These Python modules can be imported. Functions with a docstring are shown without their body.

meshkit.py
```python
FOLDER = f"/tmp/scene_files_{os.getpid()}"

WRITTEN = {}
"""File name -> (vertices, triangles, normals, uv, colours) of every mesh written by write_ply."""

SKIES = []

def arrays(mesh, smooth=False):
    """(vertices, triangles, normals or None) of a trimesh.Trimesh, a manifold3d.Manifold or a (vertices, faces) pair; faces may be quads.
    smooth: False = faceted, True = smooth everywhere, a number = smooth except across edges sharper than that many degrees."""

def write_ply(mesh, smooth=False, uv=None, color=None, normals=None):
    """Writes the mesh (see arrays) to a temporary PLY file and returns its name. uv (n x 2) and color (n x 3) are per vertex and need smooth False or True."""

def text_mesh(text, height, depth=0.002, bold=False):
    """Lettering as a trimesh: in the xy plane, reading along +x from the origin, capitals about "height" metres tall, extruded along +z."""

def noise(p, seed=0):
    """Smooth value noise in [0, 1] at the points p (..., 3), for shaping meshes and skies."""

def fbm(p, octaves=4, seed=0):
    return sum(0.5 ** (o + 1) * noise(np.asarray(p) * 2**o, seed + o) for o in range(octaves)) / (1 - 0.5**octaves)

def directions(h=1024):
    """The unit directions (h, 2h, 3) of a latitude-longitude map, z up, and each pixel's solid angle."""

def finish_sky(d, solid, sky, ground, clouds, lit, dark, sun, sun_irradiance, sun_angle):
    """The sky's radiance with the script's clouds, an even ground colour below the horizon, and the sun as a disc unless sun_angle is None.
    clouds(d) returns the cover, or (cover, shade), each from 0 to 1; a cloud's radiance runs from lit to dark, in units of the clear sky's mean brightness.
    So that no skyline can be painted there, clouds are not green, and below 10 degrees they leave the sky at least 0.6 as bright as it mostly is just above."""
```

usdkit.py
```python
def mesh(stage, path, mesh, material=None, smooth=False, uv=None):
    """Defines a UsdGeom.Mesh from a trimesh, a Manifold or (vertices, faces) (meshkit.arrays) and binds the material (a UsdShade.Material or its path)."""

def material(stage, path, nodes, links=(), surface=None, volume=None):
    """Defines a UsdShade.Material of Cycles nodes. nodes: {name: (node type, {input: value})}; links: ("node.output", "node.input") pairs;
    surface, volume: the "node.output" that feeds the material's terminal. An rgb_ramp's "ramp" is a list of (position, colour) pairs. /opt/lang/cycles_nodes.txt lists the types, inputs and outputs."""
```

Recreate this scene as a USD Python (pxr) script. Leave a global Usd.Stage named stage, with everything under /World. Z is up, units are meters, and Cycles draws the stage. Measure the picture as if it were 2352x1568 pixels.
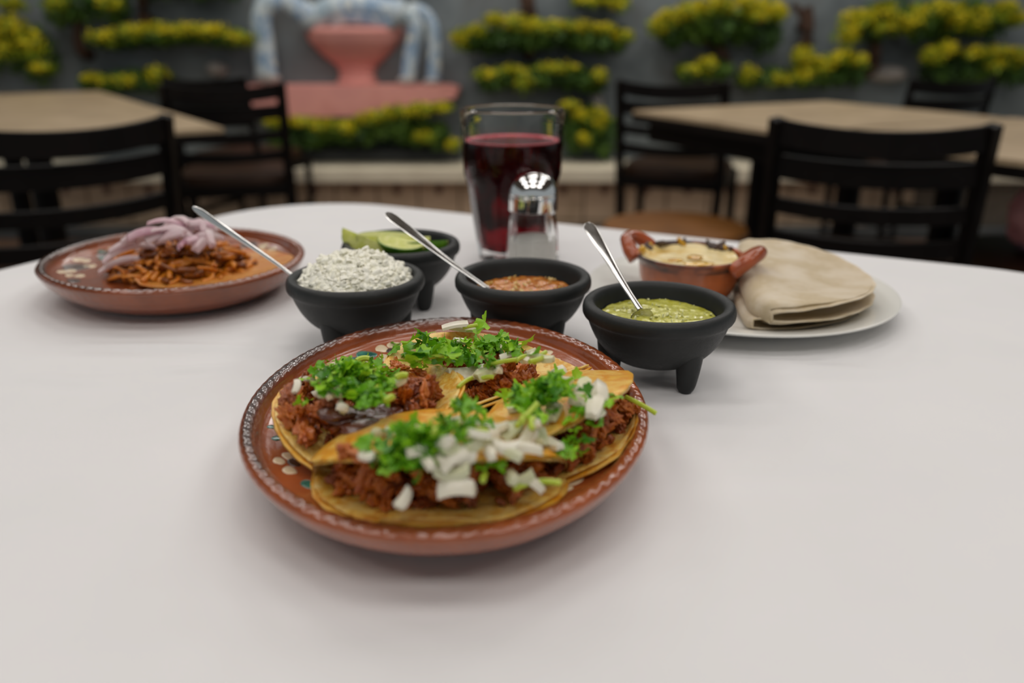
import math, random
import numpy as np, trimesh, usdkit, meshkit
from pxr import Usd, UsdGeom, UsdLux, UsdShade, Gf, Sdf, Vt

stage = Usd.Stage.CreateInMemory()
UsdGeom.SetStageUpAxis(stage, "Z"); UsdGeom.SetStageMetersPerUnit(stage, 1.0)
UsdGeom.Xform.Define(stage, "/World"); UsdGeom.Scope.Define(stage, "/World/Looks")
TZ = 0.75                                   # height of the dressed table top above the floor
W, H = 2352, 1568
FPX, PITCH, CAMH = 1900.0, 0.354799, 0.2394  # focal length in pixels, downward pitch, height above the table

# ---------------------------------------------------------------- camera, sky, lights, exposure
cam = UsdGeom.Camera.Define(stage, "/World/camera")
cam.CreateHorizontalApertureAttr(36.0); cam.CreateVerticalApertureAttr(24.0)
cam.CreateFocalLengthAttr(36.0 * FPX / W)
cam.CreateFStopAttr(3.6); cam.CreateFocusDistanceAttr(0.535)
cam.CreateExposureAttr(-0.97)
cam.AddTranslateOp().Set((0, 0, TZ + CAMH)); cam.AddRotateXOp().Set(90 - math.degrees(PITCH))

def M(name, nodes, links=(), surface="p.BSDF", volume=None):
    return usdkit.material(stage, "/World/Looks/" + name, nodes, links, surface=surface, volume=volume)

dome = UsdLux.DomeLight.Define(stage, "/World/sky_light")
dome.CreateColorAttr((0.90, 0.97, 1.0)); dome.CreateIntensityAttr(0.20)

def rect(name, x, y, z, w, h, power, color, rx=0, ry=0):
    l = UsdLux.RectLight.Define(stage, "/World/" + name)
    l.CreateWidthAttr(w); l.CreateHeightAttr(h); l.CreateIntensityAttr(power); l.CreateColorAttr(color)
    l.AddTranslateOp().Set((x, y, z)); l.AddRotateXYZOp().Set((rx, ry, 0))
PANELS = [(-1.3, -.75), (0.0, -.75), (1.3, -.75), (-1.3, 0.35), (0.0, 0.35), (1.3, 0.35), (-1.3, 1.45), (0.0, 1.45), (1.3, 1.45), (-1.3, 2.6), (0.0, 2.6), (1.3, 2.6), (-2.0, 3.75), (-.7, 3.75), (.7, 3.75), (2.0, 3.75)]
POWER = {-.75: 10.5, 0.35: 8.0, 1.45: 7.0, 2.6: 8.0, 3.75: 15.0}
for i, (x, y) in enumerate(PANELS):
    rect("panel_light_%d" % i, x, y, 2.68, 0.80, 0.55, POWER[y], (1.0, 0.96, 0.92))

# ---------------------------------------------------------------- helpers
used = {}
def numbered(path):
    n = used.get(path, 0); used[path] = n + 1
    return path if n == 0 else "%s_%03d" % (path, n)
def tag(p, label=None, cat=None, group=None, kind=None):
    for k, v in (("label", label), ("category", cat), ("group", group), ("kind", kind)):
        if v: p.SetCustomDataByKey(k, v)
LOC = {}
def thing(name, label, cat, loc=(0, 0, 0), rz=0.0, group=None, kind=None):
    x = UsdGeom.Xform.Define(stage, numbered("/World/" + name))
    x.AddTranslateOp().Set(tuple(float(v) for v in loc)); x.AddRotateZOp().Set(math.degrees(rz))
    p = x.GetPrim(); tag(p, label, cat, group, kind); LOC[str(p.GetPath())] = np.array(loc, float)
    return p
def vf(m):
    if hasattr(m, "to_mesh"):
        k = m.to_mesh(); return np.array(k.vert_properties[:, :3], float), np.array(k.tri_verts)
    if isinstance(m, (tuple, list)): return np.array(m[0], float), np.array(m[1])
    return np.array(m.vertices, float), np.array(m.faces)
def obj(name, mesh, mat, parent=None, smooth=35, local=False, paint=None):
    """ONE mesh prim; points are world coordinates unless local (then the parent's own frame)."""
    base = "/World" if parent is None else str(parent.GetPath())
    v, f = vf(mesh)
    if parent is not None and not local:
        q = base
        while q not in LOC: q = q.rsplit("/", 1)[0]
        v = v - LOC[q]
    if paint is not None: smooth = True
    m = usdkit.mesh(stage, numbered(base + "/" + name), (v, f), mat, smooth=smooth)
    if paint is not None:
        UsdGeom.PrimvarsAPI(m).CreatePrimvar("paint", Sdf.ValueTypeNames.Color3fArray, "vertex").Set(Vt.Vec3fArray.FromNumpy(np.asarray(paint, np.float32)))
    return m.GetPrim()
def struct(name, mesh, mat, label=None, smooth=False, paint=None):
    p = obj(name, mesh, mat, None, smooth, paint=paint); tag(p, label, None, None, "structure"); return p
def dup(root, loc, rz, label, group=None):
    was = root.GetCustomData()
    r = thing(root.GetName(), label, was["category"], loc, rz, group or was.get("group"))
    r.GetReferences().AddInternalReference(root.GetPath()); r.SetInstanceable(True)
    return r
def un(px, py, z=0.0):
    """photo pixel -> world point on the horizontal plane z above the table top"""
    u, x = (H / 2 - py) / FPX, (px - W / 2) / FPX
    dy, dz = math.cos(PITCH) + u * math.sin(PITCH), -math.sin(PITCH) + u * math.cos(PITCH)
    t = (z - CAMH) / dz
    return np.array([x * t, dy * t, TZ + z])
def at(px, py, y):
    u, x = (H / 2 - py) / FPX, (px - W / 2) / FPX
    dy, dz = math.cos(PITCH) + u * math.sin(PITCH), -math.sin(PITCH) + u * math.cos(PITCH)
    t = y / dy
    return np.array([x * t, y, TZ + CAMH + dz * t])
def cat(ms):
    vs, fs, n = [], [], 0
    for m in ms:
        v, f = vf(m)
        if f.shape[1] == 4: f = np.vstack([f[:, [0, 1, 2]], f[:, [0, 2, 3]]])
        vs.append(v); fs.append(f + n); n += len(v)
    return np.vstack(vs), np.vstack(fs)
def xf(m, T):
    v, f = vf(m); T = np.asarray(T)
    return v @ T[:3, :3].T + T[:3, 3], f
def mv(m, d):
    v, f = vf(m); return v + np.asarray(d, float), f
def R3(rz=0, rx=0, ry=0, t=(0, 0, 0), s=1.0):
    c = trimesh.transformations.euler_matrix(rx, ry, rz, "sxyz"); c[:3, :3] *= s; c[:3, 3] = t
    return c
def lathe(prof, n=64, sy=1.0, rfun=None):
    """closed or open profile [(r, z)] revolved about z; sy squashes y"""
    p = np.asarray(prof, float); a = np.linspace(0, 2 * np.pi, n, endpoint=False)
    r = np.repeat(p[:, :1], n, 1); z = np.repeat(p[:, 1:], n, 1)
    if rfun is not None: r, z = rfun(r, z, np.repeat(a[None], len(p), 0))
    v = np.stack([r * np.cos(a), r * np.sin(a) * sy, z], -1).reshape(-1, 3)
    i, j = np.meshgrid(np.arange(len(p) - 1), np.arange(n), indexing="ij")
    q = np.stack([i * n + j, i * n + (j + 1) % n, (i + 1) * n + (j + 1) % n, (i + 1) * n + j], -1).reshape(-1, 4)
    return v, np.vstack([q[:, [0, 1, 2]], q[:, [0, 2, 3]]])
def curve(pts, n=40):
    """smooth resampling of a polyline (Catmull-Rom)"""
    p = np.asarray(pts, float); d = np.r_[0, np.cumsum(np.linalg.norm(np.diff(p, axis=0), axis=1))]
    from scipy.interpolate import PchipInterpolator
    return PchipInterpolator(d, p)(np.linspace(0, d[-1], n))
def tube(pts, rad, sides=8, flat=1.0, up=(0, 0, 1)):
    """capped tube along pts; rad scalar or per point; flat scales the thickness along up"""
    p = np.asarray(pts, float); n = len(p); rad = np.broadcast_to(rad, (n,))
    t = np.gradient(p, axis=0); t /= np.linalg.norm(t, axis=1, keepdims=True) + 1e-12
    a = np.cross(t, np.asarray(up, float)); l = np.linalg.norm(a, axis=1, keepdims=True)
    a = np.where(l < 1e-4, np.cross(t, [1.0, 0, 0]), a); a /= np.linalg.norm(a, axis=1, keepdims=True) + 1e-12
    b = np.cross(a, t); g = np.arange(sides) * 2 * np.pi / sides
    v = p[:, None] + rad[:, None, None] * (np.cos(g)[None, :, None] * a[:, None] + flat * np.sin(g)[None, :, None] * b[:, None])
    v = np.vstack([v.reshape(-1, 3), p[:1], p[-1:]])
    i, j = np.meshgrid(np.arange(n - 1), np.arange(sides), indexing="ij")
    q = np.stack([i * sides + j, (i + 1) * sides + j, (i + 1) * sides + (j + 1) % sides, i * sides + (j + 1) % sides], -1).reshape(-1, 4)
    k = np.arange(sides); c0, c1 = n * sides, n * sides + 1
    f = np.vstack([q[:, [0, 1, 2]], q[:, [0, 2, 3]], np.stack([np.full(sides, c0), k, (k + 1) % sides], 1),
                   np.stack([np.full(sides, c1), (n - 1) * sides + (k + 1) % sides, (n - 1) * sides + k], 1)])
    return v, f
def box(x0, x1, y0, y1, z0, z1, bev=0.0):
    if bev <= 0:
        b = trimesh.creation.box((x1 - x0, y1 - y0, z1 - z0)); b.apply_translation(((x0 + x1) / 2, (y0 + y1) / 2, (z0 + z1) / 2)); return b
    pts = []
    for sx, X in ((1, x0), (-1, x1)):
        for sy, Y in ((1, y0), (-1, y1)):
            for sz, Z in ((1, z0), (-1, z1)):
                pts += [(X + sx * bev, Y + sy * bev, Z), (X + sx * bev, Y, Z + sz * bev), (X, Y + sy * bev, Z + sz * bev)]
    return trimesh.convex.convex_hull(np.array(pts))
def blob(rng, size, aniso=(1, 1, 1), sub=2, rough=0.35, freq=2.2):
    b = trimesh.creation.icosphere(sub, 1.0); v = np.array(b.vertices)
    o = rng.uniform(0, 50, 3)
    k = meshkit.fbm(v * freq + o, 3) - 0.5
    if rough > .5: k = k - .55 * np.abs(meshkit.fbm(v * freq * 2.6 + o, 2) - .5) + .05
    v = v * (1 + 2 * rough * k)[:, None] * np.asarray(aniso) * size
    q = trimesh.transformations.random_rotation_matrix(rng.random(3))[:3, :3]
    return v @ q.T, np.array(b.faces)

# ---------------------------------------------------------------- materials
def noisy(name, cols, scale=20, rough=0.5, bump=0.0, bscale=60, bdist=0.002, detail=4, sss=0.0, sssr=(0.4, 0.2, 0.1), coat=0.0, spec=0.5, lo=0.35, hi=0.65, coord="position", trans=0.0, rvar=0.0, sheen=0.0):
    """principled surface whose base colour runs over cols by a fractal noise in space"""
    pos = [(lo + (hi - lo) * i / max(1, len(cols) - 1), c) for i, c in enumerate(cols)]
    nodes = {"g": ("geometry", {}), "n": ("noise_texture", {"scale": scale, "detail": detail, "roughness": 0.6}), "r": ("rgb_ramp", {"ramp": pos}),
             "p": ("principled_bsdf", {"roughness": rough, "specular_ior_level": spec})}
    links = [("g.position", "n.vector"), ("n.fac", "r.fac"), ("r.color", "p.base_color")]
    if sss: nodes["p"][1].update({"subsurface_weight": sss, "subsurface_radius": sssr, "subsurface_scale": 0.004})
    if coat: nodes["p"][1].update({"coat_weight": coat, "coat_roughness": 0.08})
    if sheen: nodes["p"][1].update({"sheen_weight": sheen, "sheen_roughness": 0.5})
    if bump:
        nodes["bn"] = ("noise_texture", {"scale": bscale, "detail": 5, "roughness": 0.6}); nodes["b"] = ("bump", {"strength": bump, "distance": bdist})
        links += [("g.position", "bn.vector"), ("bn.fac", "b.height"), ("b.normal", "p.normal")]
    if rvar:
        nodes["rn"] = ("noise_texture", {"scale": bscale * .5, "detail": 3}); nodes["rm"] = ("map_range", {"from_min": .3, "from_max": .7, "to_min": max(0.02, rough - rvar), "to_max": rough + rvar})
        links += [("g.position", "rn.vector"), ("rn.fac", "rm.value"), ("rm.result", "p.roughness")]
    if trans:
        nodes["t"] = ("translucent_bsdf", {}); nodes["m"] = ("mix_closure", {"fac": trans})
        links += [("r.color", "t.color"), ("p.BSDF", "m.closure1"), ("t.BSDF", "m.closure2")]
        return M(name, nodes, links, surface="m.closure")
    return M(name, nodes, links)
def painted(name, rough=0.4, bump=0.0, bscale=60, bdist=0.002, nscale=30, var=0.25, coat=0.0, spec=0.5, sss=0.0):
    """principled surface whose colour comes from the mesh's own paint, mottled a little"""
    nodes = {"a": ("attribute", {"attribute": "paint"}), "g": ("geometry", {}), "n": ("noise_texture", {"scale": nscale, "detail": 5, "roughness": 0.6}),
             "mr": ("map_range", {"from_min": .3, "from_max": .7, "to_min": 1 - var, "to_max": 1 + var}), "x": ("mix_color", {"blend_type": "multiply", "fac": 1.0}),
             "cc": ("combine_color", {}), "p": ("principled_bsdf", {"roughness": rough, "specular_ior_level": spec, "coat_weight": coat, "coat_roughness": 0.07})}
    links = [("g.position", "n.vector"), ("n.fac", "mr.value"), ("mr.result", "cc.r"), ("mr.result", "cc.g"), ("mr.result", "cc.b"), ("a.color", "x.a"), ("cc.color", "x.b"), ("x.result", "p.base_color")]
    if sss: nodes["p"][1].update({"subsurface_weight": sss, "subsurface_radius": (.4, .3, .1), "subsurface_scale": 0.003})
    if bump:
        nodes["bn"] = ("noise_texture", {"scale": bscale, "detail": 5, "roughness": 0.6}); nodes["b"] = ("bump", {"strength": bump, "distance": bdist})
        links += [("g.position", "bn.vector"), ("bn.fac", "b.height"), ("b.normal", "p.normal")]
    return M(name, nodes, links)
m_cloth = M("white_cotton", {"g": ("geometry", {}), "n": ("noise_texture", {"scale": 9, "detail": 3}), "r": ("rgb_ramp", {"ramp": [(0.3, (.745, .735, .735)), (0.7, (.775, .765, .765))]}),
    "w": ("noise_texture", {"scale": 1400, "detail": 1}), "b": ("bump", {"strength": .12, "distance": .0006}), "p": ("principled_bsdf", {"roughness": .85, "specular_ior_level": .2, "sheen_weight": .08})},
    [("g.position", "n.vector"), ("n.fac", "r.fac"), ("r.color", "p.base_color"), ("g.position", "w.vector"), ("w.fac", "b.height"), ("b.normal", "p.normal")])
m_black = noisy("black_lacquered_wood", [(.0030, .0022, .0018), (.0065, .0045, .0038)], 14, .5, .1, 90, .0005, spec=.14)
m_dwood = noisy("dark_brown_wood", [(.05, .022, .008), (.09, .04, .014)], 10, .5)
m_seat = noisy("brown_leather", [(.15, .055, .008), (.21, .080, .012)], 10, .5, .1, 200, .0006)
m_dseat = noisy("dark_brown_leather", [(.020, .008, .003), (.034, .014, .005)], 10, .5, .1, 200, .0006, spec=.25)
m_ttop = noisy("beige_laminate", [(.37, .27, .16), (.48, .36, .225)], 7, .4)
m_wall = noisy("grey_rendered_wall", [(.10, .118, .126), (.18, .205, .212), (.14, .145, .142)], 1.7, .9, .4, 14, .01)
m_stone = noisy("dark_grey_stone", [(.06, .064, .066), (.10, .104, .10)], 5, .9, .5, 20, .01)
m_ledge = noisy("cream_stone_ledge", [(.68, .60, .45), (.78, .70, .53)], 6, .75, .2, 40, .003)
m_tile = noisy("brown_clay_tile", [(.50, .35, .22), (.62, .44, .29), (.55, .385, .25)], 9, .6, .2, 60, .002)
m_tiledark = noisy("dark_tile_inlay", [(.16, .08, .05), (.22, .12, .075)], 12, .6)
m_grout = noisy("grey_brown_grout", [(.14, .11, .08), (.18, .14, .10)], 20, .9)
m_floor = noisy("red_brown_floor", [(.13, .07, .04), (.18, .10, .06)], 4, .5)
m_ceil = noisy("plain_ceiling", [(.22, .19, .15), (.26, .22, .18)], 3, .9)
m_bowl = noisy("charcoal_moulded_bowl", [(.0125, .014, .0135), (.0175, .019, .0185)], 60, .5, .22, 900, .0005, spec=.36, rvar=.05)
m_steel = M("polished_steel", {"g": ("geometry", {}), "n": ("noise_texture", {"scale": 120}), "mr": ("map_range", {"to_min": .08, "to_max": .2}), "p": ("principled_bsdf", {"base_color": (.66, .65, .63), "metallic": 1.0, "roughness": .14})},
    [("g.position", "n.vector"), ("n.fac", "mr.value"), ("mr.result", "p.roughness")])
m_chrome = M("chrome", {"p": ("principled_bsdf", {"base_color": (.80, .80, .79), "metallic": 1.0, "roughness": .06})})
m_glass = M("clear_glass", {"p": ("principled_bsdf", {"base_color": (.97, .975, .97), "roughness": .01, "transmission_weight": 1.0, "ior": 1.26})})
m_drink = M("hibiscus_water", {"p": ("principled_bsdf", {"base_color": (.15, .0006, .004), "roughness": .0, "transmission_weight": 1.0, "ior": 1.18})})
m_foam = noisy("pink_froth", [(.62, .07, .10), (.75, .16, .18)], 300, .3)
m_salt = noisy("white_salt", [(.74, .72, .66), (.82, .80, .75)], 400, .9, .3, 900, .001)
m_white = noisy("white_glazed_china", [(.76, .75, .70), (.79, .78, .73)], 5, .16, spec=.5)
m_clay = painted("glazed_terracotta", .2, .35, 210, .0012, 26, .22, coat=.75)
m_cream = noisy("cream_paint", [(.66, .53, .34), (.76, .64, .44)], 120, .22, .15, 300, .0006, coat=.4)
m_teal = noisy("teal_paint", [(.006, .09, .07), (.02, .20, .14)], 110, .2, .2, 300, .0006, coat=.5)
m_smoke = noisy("dark_smoky_paint", [(.035, .020, .014), (.075, .038, .024)], 60, .25, .2, 300, .0005, coat=.4)
m_corn = noisy("corn_tortilla", [(.66, .26, .030), (.90, .56, .11), (.88, .62, .20), (.74, .34, .025), (.89, .58, .13)], 48, .42, .6, 260, .0010, sss=.15, sssr=(1, .5, .15))
m_cornout = noisy("oiled_corn_tortilla", [(.80, .33, .012), (.86, .52, .10), (.76, .28, .008), (.84, .44, .04)], 50, .33, .45, 220, .0010, sss=.15, sssr=(1, .5, .15))
m_flour = noisy("flour_tortilla", [(.74, .63, .47), (.69, .57, .40), (.58, .45, .27), (.74, .64, .49)], 24, .75, .3, 110, .0012, sss=.2, sssr=(1, .7, .4), lo=.3, hi=.75)
m_meat = [noisy("red_adobada_meat", [(.36, .058, .005), (.55, .145, .014), (.45, .088, .008)], 160, .32, .6, 420, .0012, coat=.15, spec=.6),
          noisy("brown_adobada_meat", [(.18, .030, .005), (.36, .085, .012), (.26, .050, .007)], 160, .34, .6, 420, .0012, coat=.15, spec=.6),
          noisy("orange_adobada_meat", [(.48, .10, .006), (.58, .165, .014), (.40, .068, .006)], 160, .32, .6, 420, .0012, coat=.15, spec=.6)]
m_sauce = noisy("brown_salsa", [(.06, .016, .008), (.13, .035, .014), (.085, .02, .01)], 110, .16, .5, 300, .0012, coat=.5)
m_onion = [noisy("white_onion", [(.92, .85, .66), (.94, .89, .74)], 70, .3, .15, 300, .0006, sss=.12, sssr=(1, 1, .7), trans=.12),
           noisy("greenish_onion", [(.72, .73, .42), (.82, .80, .58)], 70, .3, .15, 300, .0006, sss=.12, sssr=(1, 1, .7), trans=.15)]
m_leaf = [noisy("bright_cilantro", [(.27, .58, .012), (.40, .70, .03)], 120, .38, .35, 500, .0006, trans=.30),
          noisy("green_cilantro", [(.12, .37, .008), (.21, .50, .016)], 120, .36, .35, 500, .0006, trans=.28),
          noisy("deep_cilantro", [(.045, .19, .008), (.08, .27, .010)], 120, .34, .35, 500, .0006, trans=.25)]
m_onionheap = noisy("chopped_white_onion", [(.90, .88, .74), (.93, .91, .80)], 70, .4)
m_stem = noisy("pale_cilantro_stem", [(.36, .52, .025), (.50, .62, .07)], 120, .35, sss=.2, sssr=(.6, 1, .2))
m_pink = [noisy("pickled_onion_pale", [(.88, .70, .70), (.80, .54, .58)], 60, .4, sss=.3, sssr=(1, .6, .6), trans=.15),
          noisy("pickled_onion_purple", [(.66, .30, .40), (.82, .56, .60)], 60, .4, sss=.3, sssr=(1, .6, .6), trans=.15)]
m_shred = [noisy("orange_shredded_pork", [(.62, .17, .006), (.70, .25, .014), (.46, .11, .006)], 90, .32, .5, 300, .001, coat=.3),
           noisy("dark_shredded_pork", [(.16, .042, .005), (.30, .085, .008)], 90, .35, .5, 300, .001, coat=.3)]
m_tostada = noisy("orange_oiled_tortilla", [(.50, .15, .012), (.58, .26, .05), (.46, .12, .01)], 40, .4, .3, 200, .001)
m_salsar = noisy("orange_salsa", [(.36, .075, .006), (.52, .16, .012), (.58, .22, .03), (.38, .09, .008)], 130, .18, .5, 260, .0014, coat=.5, detail=5)
m_salsag = noisy("green_tomatillo_salsa", [(.36, .34, .020), (.52, .50, .05), (.62, .61, .13), (.42, .40, .035)], 130, .2, .5, 300, .0014, coat=.5, detail=5)
m_seed = noisy("salsa_seeds", [(.62, .42, .10), (.70, .52, .22)], 100, .3)
m_seedg = noisy("tomatillo_seeds", [(.62, .62, .26), (.70, .70, .38)], 100, .3)
m_rind = noisy("lime_rind", [(.05, .17, .008), (.12, .29, .012)], 50, .35, .3, 400, .0008)
m_pulp = noisy("lime_pulp", [(.55, .60, .10), (.70, .72, .24)], 150, .25, .3, 300, .0008, sss=.3, sssr=(.8, 1, .3))
m_cheese = noisy("melted_cheese", [(.80, .62, .27), (.84, .70, .38), (.78, .55, .17), (.66, .36, .03)], 42, .3, .4, 90, .002, coat=.3, lo=.32, hi=.72)
m_oil = noisy("amber_oil", [(.60, .30, .012), (.70, .42, .03)], 60, .12, coat=.5)
m_pot = painted("brown_glazed_pot", .24, .2, 120, .001, 30, .35, coat=.3)
m_foliage = noisy("dark_garden_leaves", [(.018, .052, .007), (.055, .135, .010), (.115, .21, .012)], 6, .6, trans=.15)
m_foliage2 = noisy("yellow_green_leaves", [(.14, .24, .006), (.32, .39, .008)], 8, .6, trans=.15)
m_blossom = noisy("yellow_blossoms", [(.50, .43, .004), (.78, .64, .006)], 8, .7, trans=.2)
m_trunk = noisy("brown_bark", [(.045, .022, .013), (.09, .045, .026)], 20, .9)
m_pinkst = noisy("pink_stone", [(.68, .27, .23), (.78, .34, .29), (.73, .31, .275)], 3.0, .8)
m_water = noisy("pale_blue_water", [(.34, .44, .50), (.62, .68, .68), (.20, .33, .50), (.66, .68, .62)], 9, .4)
m_rock = noisy("pale_rock", [(.34, .31, .28), (.45, .40, .37)], 9, .9)
m_pinkc = noisy("pink_fabric", [(.80, .30, .30), (.86, .40, .38)], 12, .9)
m_purple = noisy("mauve_fabric", [(.13, .07, .09), (.20, .11, .13)], 12, .9)

# ---------------------------------------------------------------- the setting
YW = 4.55
struct("floor", box(-5, 5, -2.5, YW + .4, -.06, 0), m_floor, "red brown restaurant floor under the tables")
struct("wall_back", box(-5, 5, YW, YW + .25, 0, 3.0), m_wall, "grey rendered wall behind the shrubs and pink fountain")
ce = struct("ceiling", box(-5, 5, -2.5, YW + .25, 2.76, 2.9), m_ceil, "plain ceiling over the dining tables")

# low tiled wall with its cream ledge
lw = thing("wall_low", "low brown tiled wall topped by a cream ledge", None, (0, 4.30, 0), kind="structure")
zt = at(1000, 413, 4.30)[2]; ztop = at(1000, 386, 4.22)[2]
obj("wall_core", box(-5, 5, 4.315, YW, 0, zt), m_grout, lw, False)
obj("ledge", box(-5, 5, 4.20, YW, zt, ztop, .006), m_ledge, lw, False)
rng = np.random.default_rng(11)
tw = 0.215
x0t = at(627, 430, 4.30)[0] - tw / 2
nl = 13
for k in range(-nl, nl + 3):
    xa = x0t + k * tw
    if abs(xa) > 3.4: continue
    for r in range(2):
        z1 = zt - r * tw * .98; z0 = max(0.002, z1 - tw * .98)
        d = rng.uniform(0, .004)
        tl = obj("tile", box(xa + .004, xa + tw - .004, 4.295 - d, 4.317, z0 + .003, z1 - .003, .003), m_tile, lw, False)
        if r == 0:
            c = np.array([xa + tw / 2, 4.293 - d, z1 - .042])
            g = [(0, .030), (.026, .004), (.018, -.028), (0, -.040), (-.018, -.028), (-.026, .004)]
            vv = [(c[0] + a, c[1] + .006, c[2] + b) for a, b in g] + [(c[0] + a * .9, c[1], c[2] + b * .9) for a, b in g]
            obj("inlay", trimesh.convex.convex_hull(np.array(vv)), m_tiledark, tl, False)
obj("plinth", box(-5, 5, 4.19, 4.30, 0, .05), m_stone, lw, False)

# ---------------------------------------------------------------- garden wall: shrubs, fountain
def leafcloud(rng, c, rad, n, size, flat_top=0.0):
    """n small folded leaves through an ellipsoid crown, denser at its skin"""
    d = rng.normal(size=(n, 3)); d /= np.linalg.norm(d, axis=1, keepdims=True)
    p = d * (rng.random((n, 1)) ** .35) * rad + c
    a = rng.normal(size=(n, 3)); a /= np.linalg.norm(a, axis=1, keepdims=True)
    b = np.cross(a, d + .3 * rng.normal(size=(n, 3))); b /= np.linalg.norm(b, axis=1, keepdims=True) + 1e-9
    nn = np.cross(a, b); s = size * rng.uniform(.6, 1.3, (n, 1))
    v = np.stack([p - a * s, p + b * s * .45 - nn * s * .12, p + a * s, p - b * s * .45 - nn * s * .12], 1).reshape(-1, 3)
    i = np.arange(n)[:, None] * 4
    v[:, 1] = np.minimum(v[:, 1], YW - .002); return v, np.vstack([i + np.array([0, 1, 2]), i + np.array([0, 2, 3])])
def shrub(name, label, box_px, blooms, label_cat="shrub", green=1.0, trunk=None, yellow=1.0, seed=0, depth=.16, tonal=None):
    """a shrub whose crown fills the given photo box on the garden wall; blooms: list of (px, py, rx, ry) clumps of blossom"""
    rng = np.random.default_rng(100 + seed)
    x0, y0, x1, y1 = box_px; yc = YW - depth * .75
    a, b = at(x0, y1, yc), at(x1, y0, yc); c = (a + b) / 2
    hw, hh = (b[0] - a[0]) / 2, (b[2] - a[2]) / 2
    t = thing(name, label, label_cat, (c[0], YW, a[2]), group="yellow-flowered shrubs on the garden wall")
    parts = []
    n_cl = max(3, int(hw / hh * 2.2))
    for k in range(n_cl):
        fx = (k + .5) / n_cl * 2 - 1
        cx = c[0] + fx * hw * .86; cz = c[2] + rng.uniform(-.15, .1) * hh - .25 * hh * fx * fx
        parts.append(leafcloud(rng, np.array([cx, yc + rng.uniform(-.02, .03), cz]), np.array([max(hw / n_cl * 1.35, .06), depth * .8, hh * .72]), int(210 * green), .022))
    p = obj("foliage", cat(parts), m_foliage, t, False); tag(p, kind="stuff")
    bl, lf = [], []
    for (px, py, rx, ry) in blooms:
        q = at(px, py, yc - depth * .55); sc = (yc - depth * .5) / FPX * 1.03
        r = np.array([rx * sc, depth * .45, ry * sc])
        bl.append(leafcloud(rng, q, r, int(90 * yellow * max(1, rx * ry / 700)), .017))
        lf.append(leafcloud(rng, q + np.array([0, .02, -.3 * r[2]]), r * 1.2, int(90 * max(1, rx * ry / 700)), .02))
    if bl:
        p = obj("young_leaves", cat(lf), m_foliage2, t, False); tag(p, kind="stuff")
        p = obj("blossoms", cat(bl), m_blossom, t, False); tag(p, kind="stuff")
    for (tx0, ty0, tx1, ty1, w) in (trunk or []):
        q0, q1 = at(tx0, ty0, YW - .10), at(tx1, ty1, YW - .10)
        mid = (q0 + q1) / 2 + np.array([rng.uniform(-.02, .02), 0, 0])
        obj("trunk", tube(curve([q0 + [0, .09, 0], (q0 + mid) / 2, mid, q1], 10), np.linspace(w, w * .6, 10), 8), m_trunk, t, 40)
    return t
shrub("shrub", "tall yellow-flowered shrub at the left edge of the garden wall", (-60, 0, 100, 205), [(20, 60, 45, 28), (70, 95, 26, 30), (10, 110, 30, 22), (95, 155, 22, 10), (20, 5, 30, 12)], seed=1, green=1.6, yellow=1.2)
shrub("shrub", "dark round shrub above a brown trunk, near the top left", (105, -60, 285, 70), [(130, 5, 22, 16), (250, 5, 28, 14)], seed=2, trunk=[(185, 125, 190, 40, .035)], green=1.3, yellow=.7)
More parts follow.
